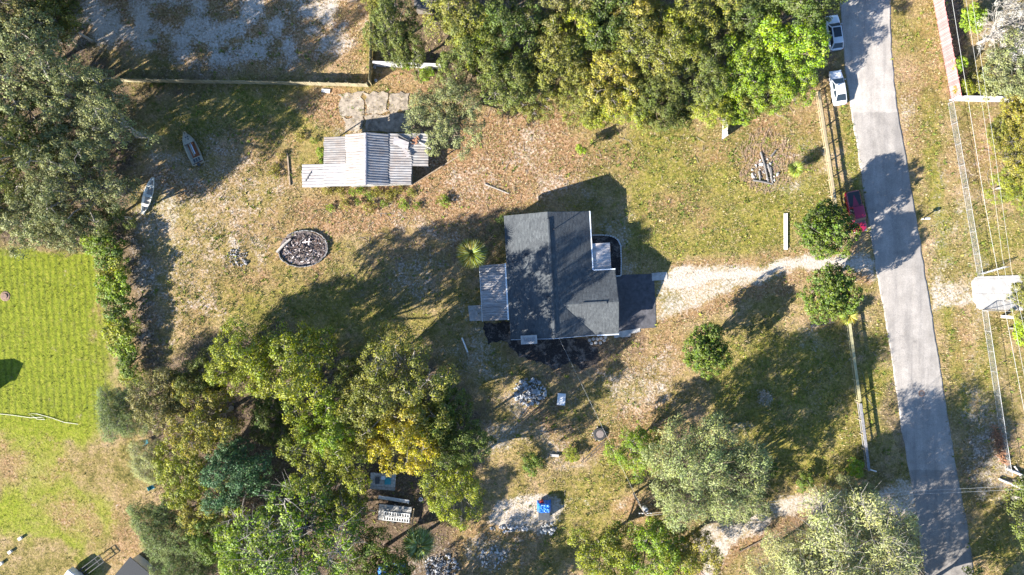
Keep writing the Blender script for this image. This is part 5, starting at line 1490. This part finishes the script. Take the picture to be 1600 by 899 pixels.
MB().prism([(3.2 * math.cos(2 * PI * k / 40), 2.35 * math.sin(2 * PI * k / 40)) for k in range(40)], -.1, .03).build('ash_bed', MAT['ash'], fr, color=(.35, .31, .3))
for k in range(9):
    a = random.uniform(0, 6.28); x, y = 1.7 * math.cos(a), 1.2 * math.sin(a)
    MB().beam((x - .5, y - .3, .2), (x + random.uniform(-.8, .9), y + random.uniform(-.8, .8), .4), .1, .06).build('charred_plank', MAT['ash'], fr, color=(random.choice([.2, .5, 1.6]),) * 3)

def rock_mesh(key, seed, mat):
    r_ = random.Random(seed); bm = bmesh.new(); bmesh.ops.create_icosphere(bm, subdivisions=1, radius=1)
    for v in bm.verts: v.co = v.co * r_.uniform(.7, 1.2); v.co.z *= .7
    me = bpy.data.meshes.new(key); bm.to_mesh(me); bm.free(); me.materials.append(mat); return me
ROCK = [rock_mesh('rock%d' % k, k, MAT['stone']) for k in range(4)]
def pile(name, label, px, py, rx_, ry_, n, hgt, size, tint, cat='rubble', ring=0.0, mound=False):
    p = P(px, py); t_ = thing(name, label, cat, (p.x, p.y, 0))
    for k in range(n):
        a = random.uniform(0, 2 * PI); r = math.sqrt(random.uniform(ring, 1))
        x, y = rx_ * r * math.cos(a), ry_ * r * math.sin(a); s = min(2.4, random.lognormvariate(-.25, .5)) * size
        g = random.choice([.55, .8, .9, 1.0, 1.1, 1.35])
        inst('rock', random.choice(ROCK), t_, (x, y, max(0, hgt * (1 - r)) * random.uniform(.3, 1) + .02), (random.uniform(0, 3), random.uniform(0, 3), random.uniform(0, 6)), (s, s, s), tuple(v * g for v in tint))
    if not mound: return t_
    V = [(0, 0, hgt * .35)]; F = []; m = 26
    for ri, (fr_, hz) in enumerate(((.45, .28), (.75, .1), (.98, -.06))):
        for q in range(m):
            a = 2 * PI * q / m; w = 1 + random.uniform(-.12, .12)
            V.append((rx_ * fr_ * w * math.cos(a), ry_ * fr_ * w * math.sin(a), hz * hgt + random.uniform(0, .04) - (.03 if ri == 2 else 0)))
    for q in range(m):
        q2 = (q + 1) % m; F.append((0, 1 + q, 1 + q2))
        for ri in (0, 1): F.append((1 + ri * m + q, 1 + (ri + 1) * m + q, 1 + (ri + 1) * m + q2, 1 + ri * m + q2))
    MB().add(V, F).build('earth_mound', MAT['ash'], t_, color=tuple(v * .55 for v in tint))
    return t_
pile('rubble_pile', 'heap of pale broken stone in the shade south of the house', 828, 612, 2.2, 1.9, 300, .32, .17, (1.25, 1.28, 1.3))
pile('stone_ring', 'round patch of white stones near the bottom edge', 770, 872, 2.0, 1.7, 190, .15, .12, (1.4, 1.35, 1.3), ring=.1)
pile('stone_border', 'strip of white stones along the lower edge of the sandy pad', 795, 826, 2.6, .5, 90, .08, .12, (1.5, 1.45, 1.4))
pile('stone_heap', 'small heap of white stones below the blue-covered bin', 857, 826, 1.1, .8, 60, .25, .17, (1.6, 1.6, 1.55))
pile('ash_pile', 'grey ash and stone patch left of the fire ring', 372, 402, 1.6, 1.3, 90, .12, .14, (.8, .78, .8))
pile('rubble_patch', 'grey rubble scattered at the bottom edge beside the bluish palm', 690, 885, 2.4, 1.6, 200, .25, .14, (1.1, 1.12, 1.18))
pile('stone_scatter', 'pale stones scattered over the burn patch by the small palm', 1195, 268, 1.9, 1.7, 60, .1, .14, (1.3, 1.25, 1.2))

# burnt logs on the burn patch
logs = [((1188, 238), (1200, 285), 'long charred log of the burn patch, nearest its middle'), ((1199, 257), (1207, 287), 'shorter charred log right of the longest one'), ((1185, 268), (1187, 284), 'short charred log at the left of the burn patch'), ((1176, 282), (1206, 288), 'grey log lying across the lower end of the burn patch'),
        ((1203, 262), (1205, 282), 'thin charred log right of centre in the burn patch'), ((1204, 245), (1212, 235), 'thin stick at the top of the burn patch')]
for (a, b, lab) in logs:
    A, B = P(*a), P(*b); o = MB().tube([(0, 0, .12), tuple((B - A) / 2 + Vector((.05, .05, .14))), tuple(B - A + Vector((0, 0, .1)))], [.14, .12, .1], 7).build('charred_log', MAT['grey_wood'], color=(.5, .48, .47)); o.location = A
    tag(o, lab, 'log', 'logs on the burn patch')
tw = MB()
for k in range(460):
    a = random.uniform(0, 6.28); r = math.sqrt(random.random()); x, y = 3.9 * r * math.cos(a), 4.4 * r * math.sin(a); th = random.gauss(1.2, .6); l = random.uniform(.3, 1.2)
    tw.beam((x, y, .03), (x + l * math.cos(th), y + l * math.sin(th), random.uniform(.03, .15)), .03, .03)
o = tw.build('brush_twigs', MAT['old_wood'], color=(1.0, .8, .7)); o.location = P(1195, 256); tag(o, 'brown twigs and bark scattered over the burn patch', 'brush', kind='stuff')

# white channel lying in the yard
wc = thing('white_channel', 'long white metal channel lying in the yard above the driveway', 'channel', P(1227, 362), math.radians(90))
MB().box((0, 0, .08), (4.9, .46, .05)).build('base_plate', MAT['white_paint'], wc)
for s in (-1, 1): MB().box((0, s * .21, .15), (4.9, .04, .12)).build('side_flange', MAT['white_paint'], wc)
# white panel, tyre, timbers, pipe
wp = thing('ribbed_sheet', 'white ribbed panel lying on the shaded grass below the house', 'panel', P(877, 624), math.radians(-5))
MB().box((0, 0, .12), (1.1, 1.6, .06)).build('panel', MAT['white_paint'], wp)
for k in range(5): MB().box((-.44 + .22 * k, 0, .165), (.05, 1.56, .03)).build('rib', MAT['white_paint'], wp)
for (px, py, s, lab) in ((937, 678, .78, 'old tyre lying in the grass near the bottom of the overhead wire'),):
    ty = thing('tyre', lab, 'tyre', P(px, py))
    MB().lathe([(.42 * s / .6, .02), (.62 * s / .6, .02), (.68 * s / .6, .12), (.68 * s / .6, .22), (.62 * s / .6, .3), (.42 * s / .6, .3), (.38 * s / .6, .16)], 24).build('tread', MAT['rubber'], ty)
    MB().lathe([(.02, .26), (.40 * s / .6, .26), (.40 * s / .6, .315), (.02, .33)], 18).build('ash_fill', MAT['ash'], ty, color=(.5, .45, .42))
    pile('tyre_stones', 'grey stones lying around the old tyre', px, py, 1.1, 1.0, 30, .02, .1, (1.2, 1.15, 1.1), ring=.6)
timber('timber', (908, 722), (944, 689), .1, .12, .12, MAT['old_wood'], 'dark thin timber below the tyre, left of the pair', col=(.3, .27, .25))
timber('timber', (914, 722), (948, 690), .06, .14, .1, MAT['old_wood'], 'dark thin timber below the tyre, right of the pair', col=(.35, .3, .27))
o = MB().tube([(0, 0, .15), tuple(P(731, 550) - P(722, 528) + Vector((0, 0, .5)))], [.11, .11], 10).build('white_pipe', MAT['white_paint']); o.location = P(722, 528); tag(o, 'white pipe leaning in the grass south-west of the house', 'pipe')
plate('concrete_lid', [(860, 709), (873, 710), (873, 714), (860, 713)], .02, .25, MAT['concrete'], 'small pale concrete block in the shade left of the yellow-green shrub', 'block')
# hose on the lawn
hp = [P(x, y, .05) for x, y in ((-20, 645), (20, 649), (48, 653), (66, 652), (70, 656), (58, 655), (44, 646), (58, 647), (80, 653), (100, 660), (122, 663))]
o = MB().tube([(p.x - hp[0].x, p.y - hp[0].y, random.uniform(.03, .06)) for p in hp], .03, 6).build('garden_hose', MAT['hose']); o.location = (hp[0].x, hp[0].y, 0); tag(o, 'pale garden hose lying across the mown lawn', 'hose')
st = thing('tree_stump', 'brown cut stump in the mown lawn at the left edge', 'stump', P(8, 463))
MB().lathe([(.45, -.05), (.36, .06), (.32, .12), (.02, .13)], 11).build('wood', MAT['old_wood'], st, color=(.6, .45, .42)); MB().lathe([(.72, -.05), (.62, .02), (.02, .03)], 11).build('root_flare', MAT['old_wood'], st, color=(.6, .45, .38))
for (px, py, lab) in ((33, 841, 'white block in the lawn, topmost of the slanting row'), (17, 862, 'white block in the lawn, middle of the slanting row'), (3, 880, 'white block in the lawn, lowest of the slanting row')):
    o = MB().box((0, 0, .15), (.5, .4, .34)).build('white_block', MAT['block_white'], color=(1.1, 1.1, 1.1), bevel=.03); o.location = P(px, py); o.rotation_euler.z = .6; tag(o, lab, 'block', 'row of white blocks in the lawn')

# blue covered bin on the sandy pad
bb = thing('covered_bin', 'grey bin under a crumpled blue tarp on the sandy pad', 'bin', P(850, 795))
MB().box((-.05, -.35, .55), (1.45, 1.6, 1.1)).build('box', MAT['dark_plastic'], bb, bevel=.06)
MB().box((-.05, -.35, 1.13), (1.55, 1.7, .08)).build('lid', MAT['dark_plastic'], bb, bevel=.03)
gx, gy = 14, 12; V = []; F = []
for i in range(gx):
    for j in range(gy):
        u, v = i / (gx - 1) - .5, j / (gy - 1) - .5
        z = 1.26 + random.uniform(-.06, .1)
        if abs(u) > .38: z -= (abs(u) - .38) * 5
        if v > .3: z -= (v - .3) * 5.5
        V.append((u * 1.9 - .02, v * 1.35 + .55 + random.uniform(-.05, .05), max(.08, z)))
for i in range(gx - 1):
    for j in range(gy - 1): F.append((i * gy + j, (i + 1) * gy + j, (i + 1) * gy + j + 1, i * gy + j + 1))
o = MB().add(V, F).build('tarp', MAT['blue_tarp'], bb, smooth=False); md = o.modifiers.new('thick', 'SOLIDIFY'); md.thickness = .02
MB().box((-.35, 1.1, .5), (.5, .35, .9)).build('red_can', MAT['tail_lens'], bb, bevel=.06)

# trailer, ramps and junk under the grove
tr = thing('flat_trailer', 'flat trailer carrying two slotted white ramps under the grove', 'trailer', P(618, 800), math.radians(-6))
for k in range(7): MB().box((0, -.9 + .3 * k, .62), (4.4, .27, .05)).build('deck_plank', MAT['grey_wood'], tr, color=(random.uniform(.9, 1.6),) * 3)
MB().box((2.5, -.3, .55), (.14, 2.4, .12)).build('tail_bar', MAT['tan_board'], tr, color=(.9, .8, .7))
for s in (-1, 1):
    MB().box((0, s * 1.1, .55), (4.6, .1, .14)).build('side_rail', MAT['black_metal'], tr)
    wheel(tr, 0.0, s * 1.25, .33, .2)
tr.children[-1].rotation_euler.z = PI / 2; tr.children[-2].rotation_euler.z = PI / 2
MB().beam((-2.2, 0, .5), (-3.6, 0, .5), .1, .1).build('tongue', MAT['black_metal'], tr)
for y in (-.1, -.75):
    for s in (-.24, .24): MB().box((.25, y + s, .72), (3.6, .07, .1)).build('ramp_side', MAT['white_paint'], tr)
    for k in range(11): MB().box((-1.4 + .34 * k, y, .72), (.10, .44, .06)).build('ramp_rung', MAT['white_paint'], tr)
ct = thing('white_channel', 'long white gutter-like trough lying above the trailer', 'trough', P(616, 779), math.radians(-9))
MB().box((0, 0, .3), (4.2, .4, .05)).build('base_plate', MAT['white_paint'], ct)
for s in (-1, 1): MB().box((0, s * .19, .38), (4.2, .04, .16)).build('side_flange', MAT['white_paint'], ct)
wb = thing('work_bench', 'cluttered work bench half hidden under the golden tree', 'bench', P(600, 750), math.radians(-4))
for k in range(5): MB().box((0, -.9 + .45 * k, .8), (3.4, .42, .05)).build('top_board', MAT['grey_wood'], wb, color=(random.uniform(1.0, 1.7),) * 3)
for x in (-1.5, 1.5):
    for y in (-.9, .9): MB().box((x, y, .38), (.1, .1, .8)).build('leg', MAT['grey_wood'], wb)
for (x, y, m_, s, lab) in ((-.7, .2, 'dark_plastic', (.5, .8, .3), 'dark crate on the work bench'), (.7, .1, 'teal_plastic', (.8, .8, .25), 'teal plastic tub on the work bench'), (.1, .6, 'trim', (.5, .4, .3), 'pale box on the work bench')):
    w = Vector(wb.location) + Vector((x, y, 0)); bx_ = thing('storage_tub', lab, 'tub', (w.x, w.y, .84))
    MB().box((0, 0, s[2] / 2), s).build('body', MAT[m_], bx_, bevel=.04); MB().box((0, 0, s[2] + .02), (s[0] + .06, s[1] + .06, .04)).build('rim', MAT[m_], bx_, bevel=.01)
for k in range(7):
    o = MB().box((0, 0, .1), (.16, .3, .22)).build('brick', MAT['rust'], bevel=.01); o.location = P(595 + 4 * k, 763); tag(o, 'red-brown brick in the row below the work bench', 'brick', 'bricks below the work bench')
for (px, py, lab) in ((658, 779, 'white bucket right of the long trough'), (668, 757, 'white bucket under the soft yellow-green tree')):
    b_ = thing('bucket', lab, 'bucket', P(px, py)); MB().lathe([(.2, 0), (.26, .4), (.28, .4), (.28, .44), (.22, .44), (.18, .04)], 14).build('pail', MAT['white_paint'], b_); MB().tube([(-.26, 0, .42), (-.1, 0, .6), (.1, 0, .6), (.26, 0, .42)], .012, 5).build('handle', MAT['galv'], b_)
def tarp(px, py, sx, sy, lab, mat='blue_tarp'):
    V = []; F = []; n = 12
    for i in range(n):
        for j in range(n):
            u, v = i / (n - 1) - .5, j / (n - 1) - .5
            V.append((u * sx, v * sy, max(.02, .55 - 1.9 * max(abs(u), abs(v)) ** 2 * 1.1 + random.uniform(-.05, .05))))
    for i in range(n - 1):
        for j in range(n - 1): F.append((i * n + j, (i + 1) * n + j, (i + 1) * n + j + 1, i * n + j + 1))
    o = MB().add(V, F).build('blue_tarp', MAT[mat]); o.modifiers.new('thick', 'SOLIDIFY').thickness = .015; o.location = P(px, py); tag(o, lab, 'tarp')
tarp(624, 893, 1.6, 2.2, 'bright blue tarp at the bottom edge left of the grey rubble'); tarp(598, 890, 1.3, 1.6, 'small blue tarp under the green tree at the bottom edge')
for (px, py, lab) in ((240, 760, 'upper green plastic chair at the lawn edge of the grove'), (231, 690, 'green plastic chair near the silvery feathery tree')):
    c_ = thing('garden_chair', lab, 'chair', P(px, py), random.uniform(0, 3))
    MB().box((0, 0, .42), (.55, .55, .05)).build('seat', MAT['teal_plastic'], c_); MB().box((-.27, 0, .75), (.05, .55, .6)).build('backrest', MAT['teal_plastic'], c_)
    for x in (-.23, .23):
        for y in (-.23, .23): MB().box((x, y, .2), (.05, .05, .4)).build('leg', MAT['teal_plastic'], c_)

# dark slatted shed roof in the wood
ds = thing('small_shed', 'small shed with a dark slatted roof at the top edge in the wood', 'shed', P(664, 8))
for k in range(12):
    MB().box((-.0, -1.3 + .3 * k, 2.3 + .02 * k), (2.3, .27, .05)).build('roof_board', MAT['grey_wood'], ds, color=(random.uniform(.3, .55),) * 3)
for s in (-1, 1): MB().box((s * 1.0, .3, 1.12), (.08, 3.0, 2.24)).build('wall', MAT['grey_wood'], ds, color=(.6, .55, .5))
MB().box((0, -1.2, 1.1), (1.92, .08, 2.2)).build('wall', MAT['grey_wood'], ds, color=(.6, .55, .5))
MB().box((1.25, .2, 2.35), (.18, 3.2, .12)).build('pale_beam', MAT['tan_board'], ds, color=(1.1, .95, .85))

# neighbour buildings at the left and bottom edges
nb = thing('camper', 'low white folded camper cut by the bottom edge at the lawn', 'camper', P(112, 920), math.radians(-37))
MB().box((0, 0, .85), (3.2, 5.6, 1.1)).build('body', MAT['white_paint'], nb, bevel=.12)
MB().box((0, 0, 1.43), (3.05, 5.45, .08)).build('roof_skin', MAT['white_paint'], nb, bevel=.03)
MB().box((.7, .9, 1.53), (1.2, 1.0, .14)).build('roof_hatch', MAT['trim'], nb, bevel=.03)
MB().box((-.6, -.8, 1.56), (.8, 1.0, .2)).build('roof_unit', MAT['trim'], nb, bevel=.05)
for s in (-1, 1):
    w_ = MB().box((s * 1.61, .4, 1.0), (.04, 1.4, .4)).build('window', MAT['glass'], nb)
for y in (-1.4, .2): wheel(nb, 1.5, y, .34, .2); wheel(nb, -1.5, y, .34, .2)
MB().beam((-.6, 2.8, .5), (0, 4.0, .5), .1, .12).build('tow_bar', MAT['black_metal'], nb); MB().beam((.6, 2.8, .5), (0, 4.0, .5), .1, .12).build('tow_bar', MAT['black_metal'], nb)
rk = thing('metal_rack', 'black open metal rack beside the white camper', 'rack', P(150, 880), math.radians(37))
for (a, b) in (((-1.6, -.55, .9), (1.6, -.55, .9)), ((-1.6, .55, .9), (1.6, .55, .9)), ((-1.6, 0, .9), (1.6, 0, .9)), ((1.6, -.55, .9), (1.6, .55, .9)), ((-1.6, -.55, .9), (-1.6, .55, .9)), ((.9, -.55, .9), (.9, .55, .9)),
               ((-1.6, -.55, 0), (-1.6, -.55, .9)), ((1.6, -.55, 0), (1.6, -.55, .9)), ((-1.6, .55, 0), (-1.6, .55, .9)), ((1.6, .55, 0), (1.6, .55, .9))):
    MB().beam(a, b, .08, .08, up=Vector((.1, .2, 1))).build('bar', MAT['black_metal'], rk)
dk = thing('dark_roofed_shed', 'dark flat roof corner cut by the bottom edge beside the grove', 'shed', (P(205, 903, 2.1).x, P(205, 903, 2.1).y, 0), math.radians(-40))
MB().box((0, 0, 1.0), (3.2, 3.4, 2.0)).build('wall', MAT['cream_wall'], dk)
MB().add([(-1.9, -2.0, 2.1), (1.9, -2.0, 2.1), (1.9, 2.0, 2.0), (-1.9, 2.0, 2.0), (-1.9, -2.0, 2.2), (1.9, -2.0, 2.2), (1.9, 2.0, 2.1), (-1.9, 2.0, 2.1)], [(0, 3, 2, 1), (4, 5, 6, 7), (0, 1, 5, 4), (1, 2, 6, 5), (2, 3, 7, 6), (3, 0, 4, 7)]).build('roof', MAT['dark_shingle_far'], dk)
MB().box((-.3, 1.72, .95), (.9, .05, 1.9)).build('door', MAT['white_paint'], dk)
gs = thing('garden_shed', 'garden shed just beyond the left edge casting a shadow on the lawn', 'shed', P(-38, 608), math.radians(5))
MB().box((0, 0, 1.1), (2.6, 2.6, 2.2)).build('wall', MAT['cream_wall'], gs)
MB().slab([(-1.5, -1.5, 2.2), (1.5, -1.5, 2.2), (1.5, 0, 2.9), (-1.5, 0, 2.9)], .08).build('roof_slope', MAT['dark_shingle_far'], gs)
MB().slab([(-1.5, 0, 2.9), (1.5, 0, 2.9), (1.5, 1.5, 2.2), (-1.5, 1.5, 2.2)], .08).build('roof_slope', MAT['dark_shingle_far'], gs)
MB().box((1.32, 0, .95), (.05, .9, 1.9)).build('door', MAT['white_paint'], gs)

# mailbox
mbx = thing('mailbox', 'black mailbox on a white post beside the road', 'mailbox', P(1440, 343))
MB().box((0, 0, .55), (.12, .12, 1.1)).build('post', MAT['white_paint'], mbx); MB().box((.1, 0, 1.02), (.5, .1, .08)).build('arm', MAT['white_paint'], mbx)
V = []; F = []
for x in (-.3, .32):
    V += [(x, -.15, 1.08), (x, .15, 1.08)] + [(x, .15 * math.cos(PI * k / 6), 1.27 + .15 * math.sin(PI * k / 6)) for k in range(7)]
F = [tuple(range(8, -1, -1)), tuple(range(9, 18))] + [(i, (i + 1) % 9, 9 + (i + 1) % 9, 9 + i) for i in range(9)]
bx_ = MB().add(V, F).build('box', MAT['white_paint'], mbx); MB().box((-.315, 0, 1.24), (.02, .26, .3)).build('door', MAT['black_metal'], bx_); MB().box((.1, -.17, 1.38), (.04, .015, .2)).build('flag', MAT['tail_lens'], bx_)

# utility poles and wires
up_ = thing('utility_pole', 'wooden utility pole with a grey transformer near the bottom', 'pole', P(990, 772))
MB().tube([(0, 0, -.1), (0, 0, 4.3), (.02, 0, 8.5)], [.17, .14, .11], 10).build('shaft', MAT['old_wood'], up_, color=(.75, .7, .65))
tf = MB().lathe([(.02, 0), (.30, 0), (.32, .1), (.32, .85), (.28, .95), (.02, 1.0)], 14, (.25, .22, 6.4)).build('transformer', MAT['galv'], up_)
for s in (-1, 1): MB().lathe([(.05, 0), (.05, .2), (.02, .22)], 8, (.25 + s * .12, .22, 7.38)).build('bushing', MAT['dark_plastic'], tf)
MB().box((.05, 0, 7.9), (1.6, .1, .12)).build('crossarm', MAT['old_wood'], up_)
for x in (-.7, -.3, .35, .75): MB().lathe([(.05, 0), (.06, .08), (.03, .16)], 8, (x, 0, 7.96)).build('insulator', MAT['trim'], up_)
wp_ = P(1566, 495)
u2 = thing('utility_pole', 'pale concrete utility pole at the right edge below the slab', 'pole', wp_)
MB().box((0, 0, 4.6), (.34, .34, 9.4)).build('shaft', MAT['block_white'], u2, color=(1, 1, 1)); MB().box((0, 0, 8.6), (2.2, .1, .14)).build('crossarm', MAT['galv'], u2)
for x in (-1, -.4, .4, 1): MB().lathe([(.05, 0), (.06, .1), (.03, .2)], 8, (x, 0, 8.68)).build('insulator', MAT['trim'], u2)
def wire(pts, label, r=.018, group=None, sag=.0, n=12):
    a, b = Vector(pts[0]), Vector(pts[-1]); base = a.copy(); line = []
    seg = pts
    for i in range(len(seg) - 1):
        p, q = Vector(seg[i]), Vector(seg[i + 1])
        for k in range(n):
            u = k / n; v = p.lerp(q, u) - base; v.z -= sag * 4 * u * (1 - u); line.append(v)
    line.append(Vector(seg[-1]) - base)
    o = MB().tube(line, r, 5).build('overhead_wire', MAT['cable'], None, smooth=True); o.location = base
    tag(o, label, 'wire', group)
hw_ = house.matrix_world @ Vector((6.2, .1, 4.6))
wire([hw_, P(935, 655, 3.2), P(1006, 801, 7.6)], 'thin service wire running from the house gable down the yard', .009)
def lw(pts, h): return [P(x, y, hh) for (x, y), hh in zip(pts, h)]
GW = 'overhead wires along the right edge'
wire(lw([(1478, -60), (1513, 158), (1539, 320), (1560, 430), (1600, 640), (1650, 900)], [6.5, 6.0, 5.8, 6, 6.5, 6.8]), 'leftmost overhead wire crossing the concrete slab', .018, GW)
wire(lw([(1500, -60), (1540, 200), (1566, 400), (1588, 520), (1640, 800)], [7, 6.5, 6.3, 6.8, 7]), 'middle overhead wire crossing the concrete slab', .012, GW)
wire(lw([(1510, -60), (1555, 240), (1580, 420), (1610, 560)], [7.2, 6.6, 6.4, 7]), 'rightmost overhead wire crossing the concrete slab', .012, GW)
wire(lw([(1008, 803), (1290, 776), (1440, 767), (1640, 757)], [7.9, 7.0, 6.8, 7.5]), 'upper of the two thin wires crossing the road near the bottom', .012, 'wires crossing the road')
wire(lw([(1010, 806), (1290, 780), (1440, 772), (1640, 763)], [7.9, 7.0, 6.8, 7.5]), 'lower of the two thin wires crossing the road near the bottom', .012, 'wires crossing the road')

# brush heap and fallen logs at the lower right
bh = MB()
for k in range(140):
    u = random.random(); c_ = P(1552 + 16 * u, 668 + 56 * u); th = random.uniform(0, 6.28); l = random.uniform(.4, 1.4)
    bh.tube([(c_.x + random.gauss(0, .45), c_.y + random.gauss(0, .3), random.uniform(.05, .5)), (c_.x + l * math.cos(th), c_.y + l * math.sin(th) * .6, random.uniform(.1, .8))], [.05, .025], 4)
o = bh.build('brush_heap', MAT['rust']); tag(o, 'reddish heap of cut branches against the chain-link fence', 'brush')
for (a, b, r, lab) in (((1572, 732), (1612, 752), .2, 'upper pale fallen log at the right edge'), ((1560, 748), (1606, 770), .17, 'lower pale fallen log at the right edge'), ((1584, 728), (1600, 762), .13, 'thin pale fallen branch crossing the logs at the right edge')):
    A, B = P(*a), P(*b); o = MB().tube([(0, 0, r), tuple((B - A) / 2 + Vector((.1, .1, r + .1))), tuple(B - A + Vector((0, 0, r)))], [r, r * .9, r * .6], 8).build('fallen_log', MAT['bark'], color=(.5, .48, .45)); o.location = A; tag(o, lab, 'log')
timber('fallen_branch', (1156, 862), (1195, 842), .1, .16, .16, MAT['old_wood'], 'dark fallen branch on the lower side of the sand track', 'branch', (.45, .4, .35))
plate('board', [(503, 139), (516, 140), (515, 146), (502, 144)], .05, .06, MAT['white_paint'], 'white board lying below the long board fence', 'board')

# ------------------------------------------------------------------ grass and weeds, nobody could count them
def field(name, n, sel, hrange, wrange, cols, label, blades=4, lean=.8):
    r_ = np.random.default_rng(len(name) * 13 + n)
    pts = []
    tot = 0
    while tot < n:
        x = r_.uniform(-72, 72, n); y = r_.uniform(-41, 41, n)
        ix = np.clip(np.searchsorted(GX, x), 0, nx - 1); iy = np.clip(np.searchsorted(GY, y), 0, ny - 1)
        keep = r_.random(n) < sel[ix, iy]
        pts.append(np.stack([x[keep], y[keep], ZZ[ix[keep], iy[keep]]], 1)); tot += keep.sum()
    p = np.concatenate(pts)[:n]
    k = n * blades
    b = np.repeat(p, blades, 0) + np.concatenate([r_.normal(size=(k, 2)) * .07, np.zeros((k, 1))], 1)
    a = r_.uniform(0, 2 * PI, k); h = r_.uniform(*hrange, k) * np.repeat(r_.uniform(.5, 1.3, n), blades); w = r_.uniform(*wrange, k)
    dx = np.stack([np.cos(a), np.sin(a), 0 * a], 1); pr = np.stack([-np.sin(a), np.cos(a), 0 * a], 1)
    V = np.stack([b - pr * w[:, None], b + pr * w[:, None], b + dx * (h * lean)[:, None] + np.array([0, 0, 1]) * h[:, None]], 1).reshape(-1, 3)
    F = np.arange(3 * k).reshape(-1, 3)
    ci = np.array(cols)[r_.integers(0, len(cols), n)] * r_.uniform(.75, 1.25, (n, 1))
    cc = np.repeat(np.repeat(ci, blades, 0), 3, 0); cc = np.concatenate([cc, np.ones((len(cc), 1))], 1)
    me = mesh_np(name, V, F, MAT['tuft'], {'col': cc})
    o = link(bpy.data.objects.new(name, me)); tag(o, label, kind='stuff')
road_m = stroke([((a[0] + b[0]) / 2, a[1]) for a, b in zip(RL, RR)], 76, 3, warp=False)
built = mx(poly([(795, 335), (925, 335), (972, 366), (972, 428), (1026, 426), (1028, 515), (950, 535), (945, 580), (800, 578), (757, 535), (757, 412), (795, 412)], 4, False), poly([(475, 210), (668, 210), (668, 290), (475, 290)], 4, False),
           poly([(1516, 430), (1640, 426), (1640, 488), (1528, 488)], 3, False), road_m, drive_m, track_m, blob(474, 389, 38, 30, warp=False))
patch = sstep(.42, .62, fbm(XX * .5, YY * .5, 61, 4))
free = (1 - built)
field('dry_grass', 60000, free * (1 - .65 * green) * (1 - .8 * sand) * (1 - lawn_poly) * (.35 + .65 * patch) * (1 - .6 * litter), (.08, .28), (.015, .045), [(.30, .235, .12), (.24, .195, .075), (.36, .29, .18), (.20, .16, .06)], 'dry tan grass tufts of the yard')
field('green_grass', 36000, free * np.clip(green + .12, 0, 1) * (1 - sand) * (.25 + .75 * patch), (.06, .22), (.015, .04), [(.13, .15, .03), (.17, .17, .045), (.10, .13, .025)], 'green grass tufts of the yard')
field('lawn_grass', 12000, lawn_poly * (1 - dirt) * free, (.03, .08), (.012, .03), [(.16, .172, .012), (.22, .205, .03), (.12, .138, .012)], 'short bright grass of the mown lawn')
field('leaf_litter', 26000, free * np.clip(litter, 0, 1) * (1 - lawn_poly), (.01, .04), (.03, .07), [(.16, .105, .07), (.23, .17, .12), (.09, .06, .04), (.30, .25, .2)], 'fallen leaves under the trees', blades=3, lean=2.2)
field('broad_weeds', 3200, free * sstep(.50, .62, fbm(XX * .9 + 5, YY * .9, 71, 3)) * (1 - lawn_poly) * (1 - .8 * sand) * (.3 + green), (.10, .34), (.03, .07), [(.13, .165, .025), (.20, .21, .035), (.10, .13, .025), (.26, .22, .06)], 'broad-leaved weeds scattered through the yard', blades=11, lean=.9)
tg = MB()
r2 = random.Random(4)
for k in range(900):
    cx_, cy_ = r2.choice([(740, 200, ), (800, 160), (1000, 190), (860, 300), (640, 330), (700, 560), (1000, 590), (1150, 200), (380, 360), (560, 350), (700, 620), (900, 700), (1300, 560), (1540, 250), (1540, 700)])
    px_, py_ = r2.gauss(cx_, 60), r2.gauss(cy_, 36)
    p = P(px_, py_); th = r2.uniform(0, 6.28); l = r2.lognormvariate(-.6, .5)
    if 745 < px_ < 1030 and 325 < py_ < 585: continue
    tg.beam((p.x, p.y, .01), (p.x + l * math.cos(th), p.y + l * math.sin(th), r2.uniform(.01, .1)), .03, .03)
o = tg.build('fallen_twigs', MAT['grey_wood'], color=(.9, .8, .7)); tag(o, 'fallen twigs scattered over the yard', kind='stuff')
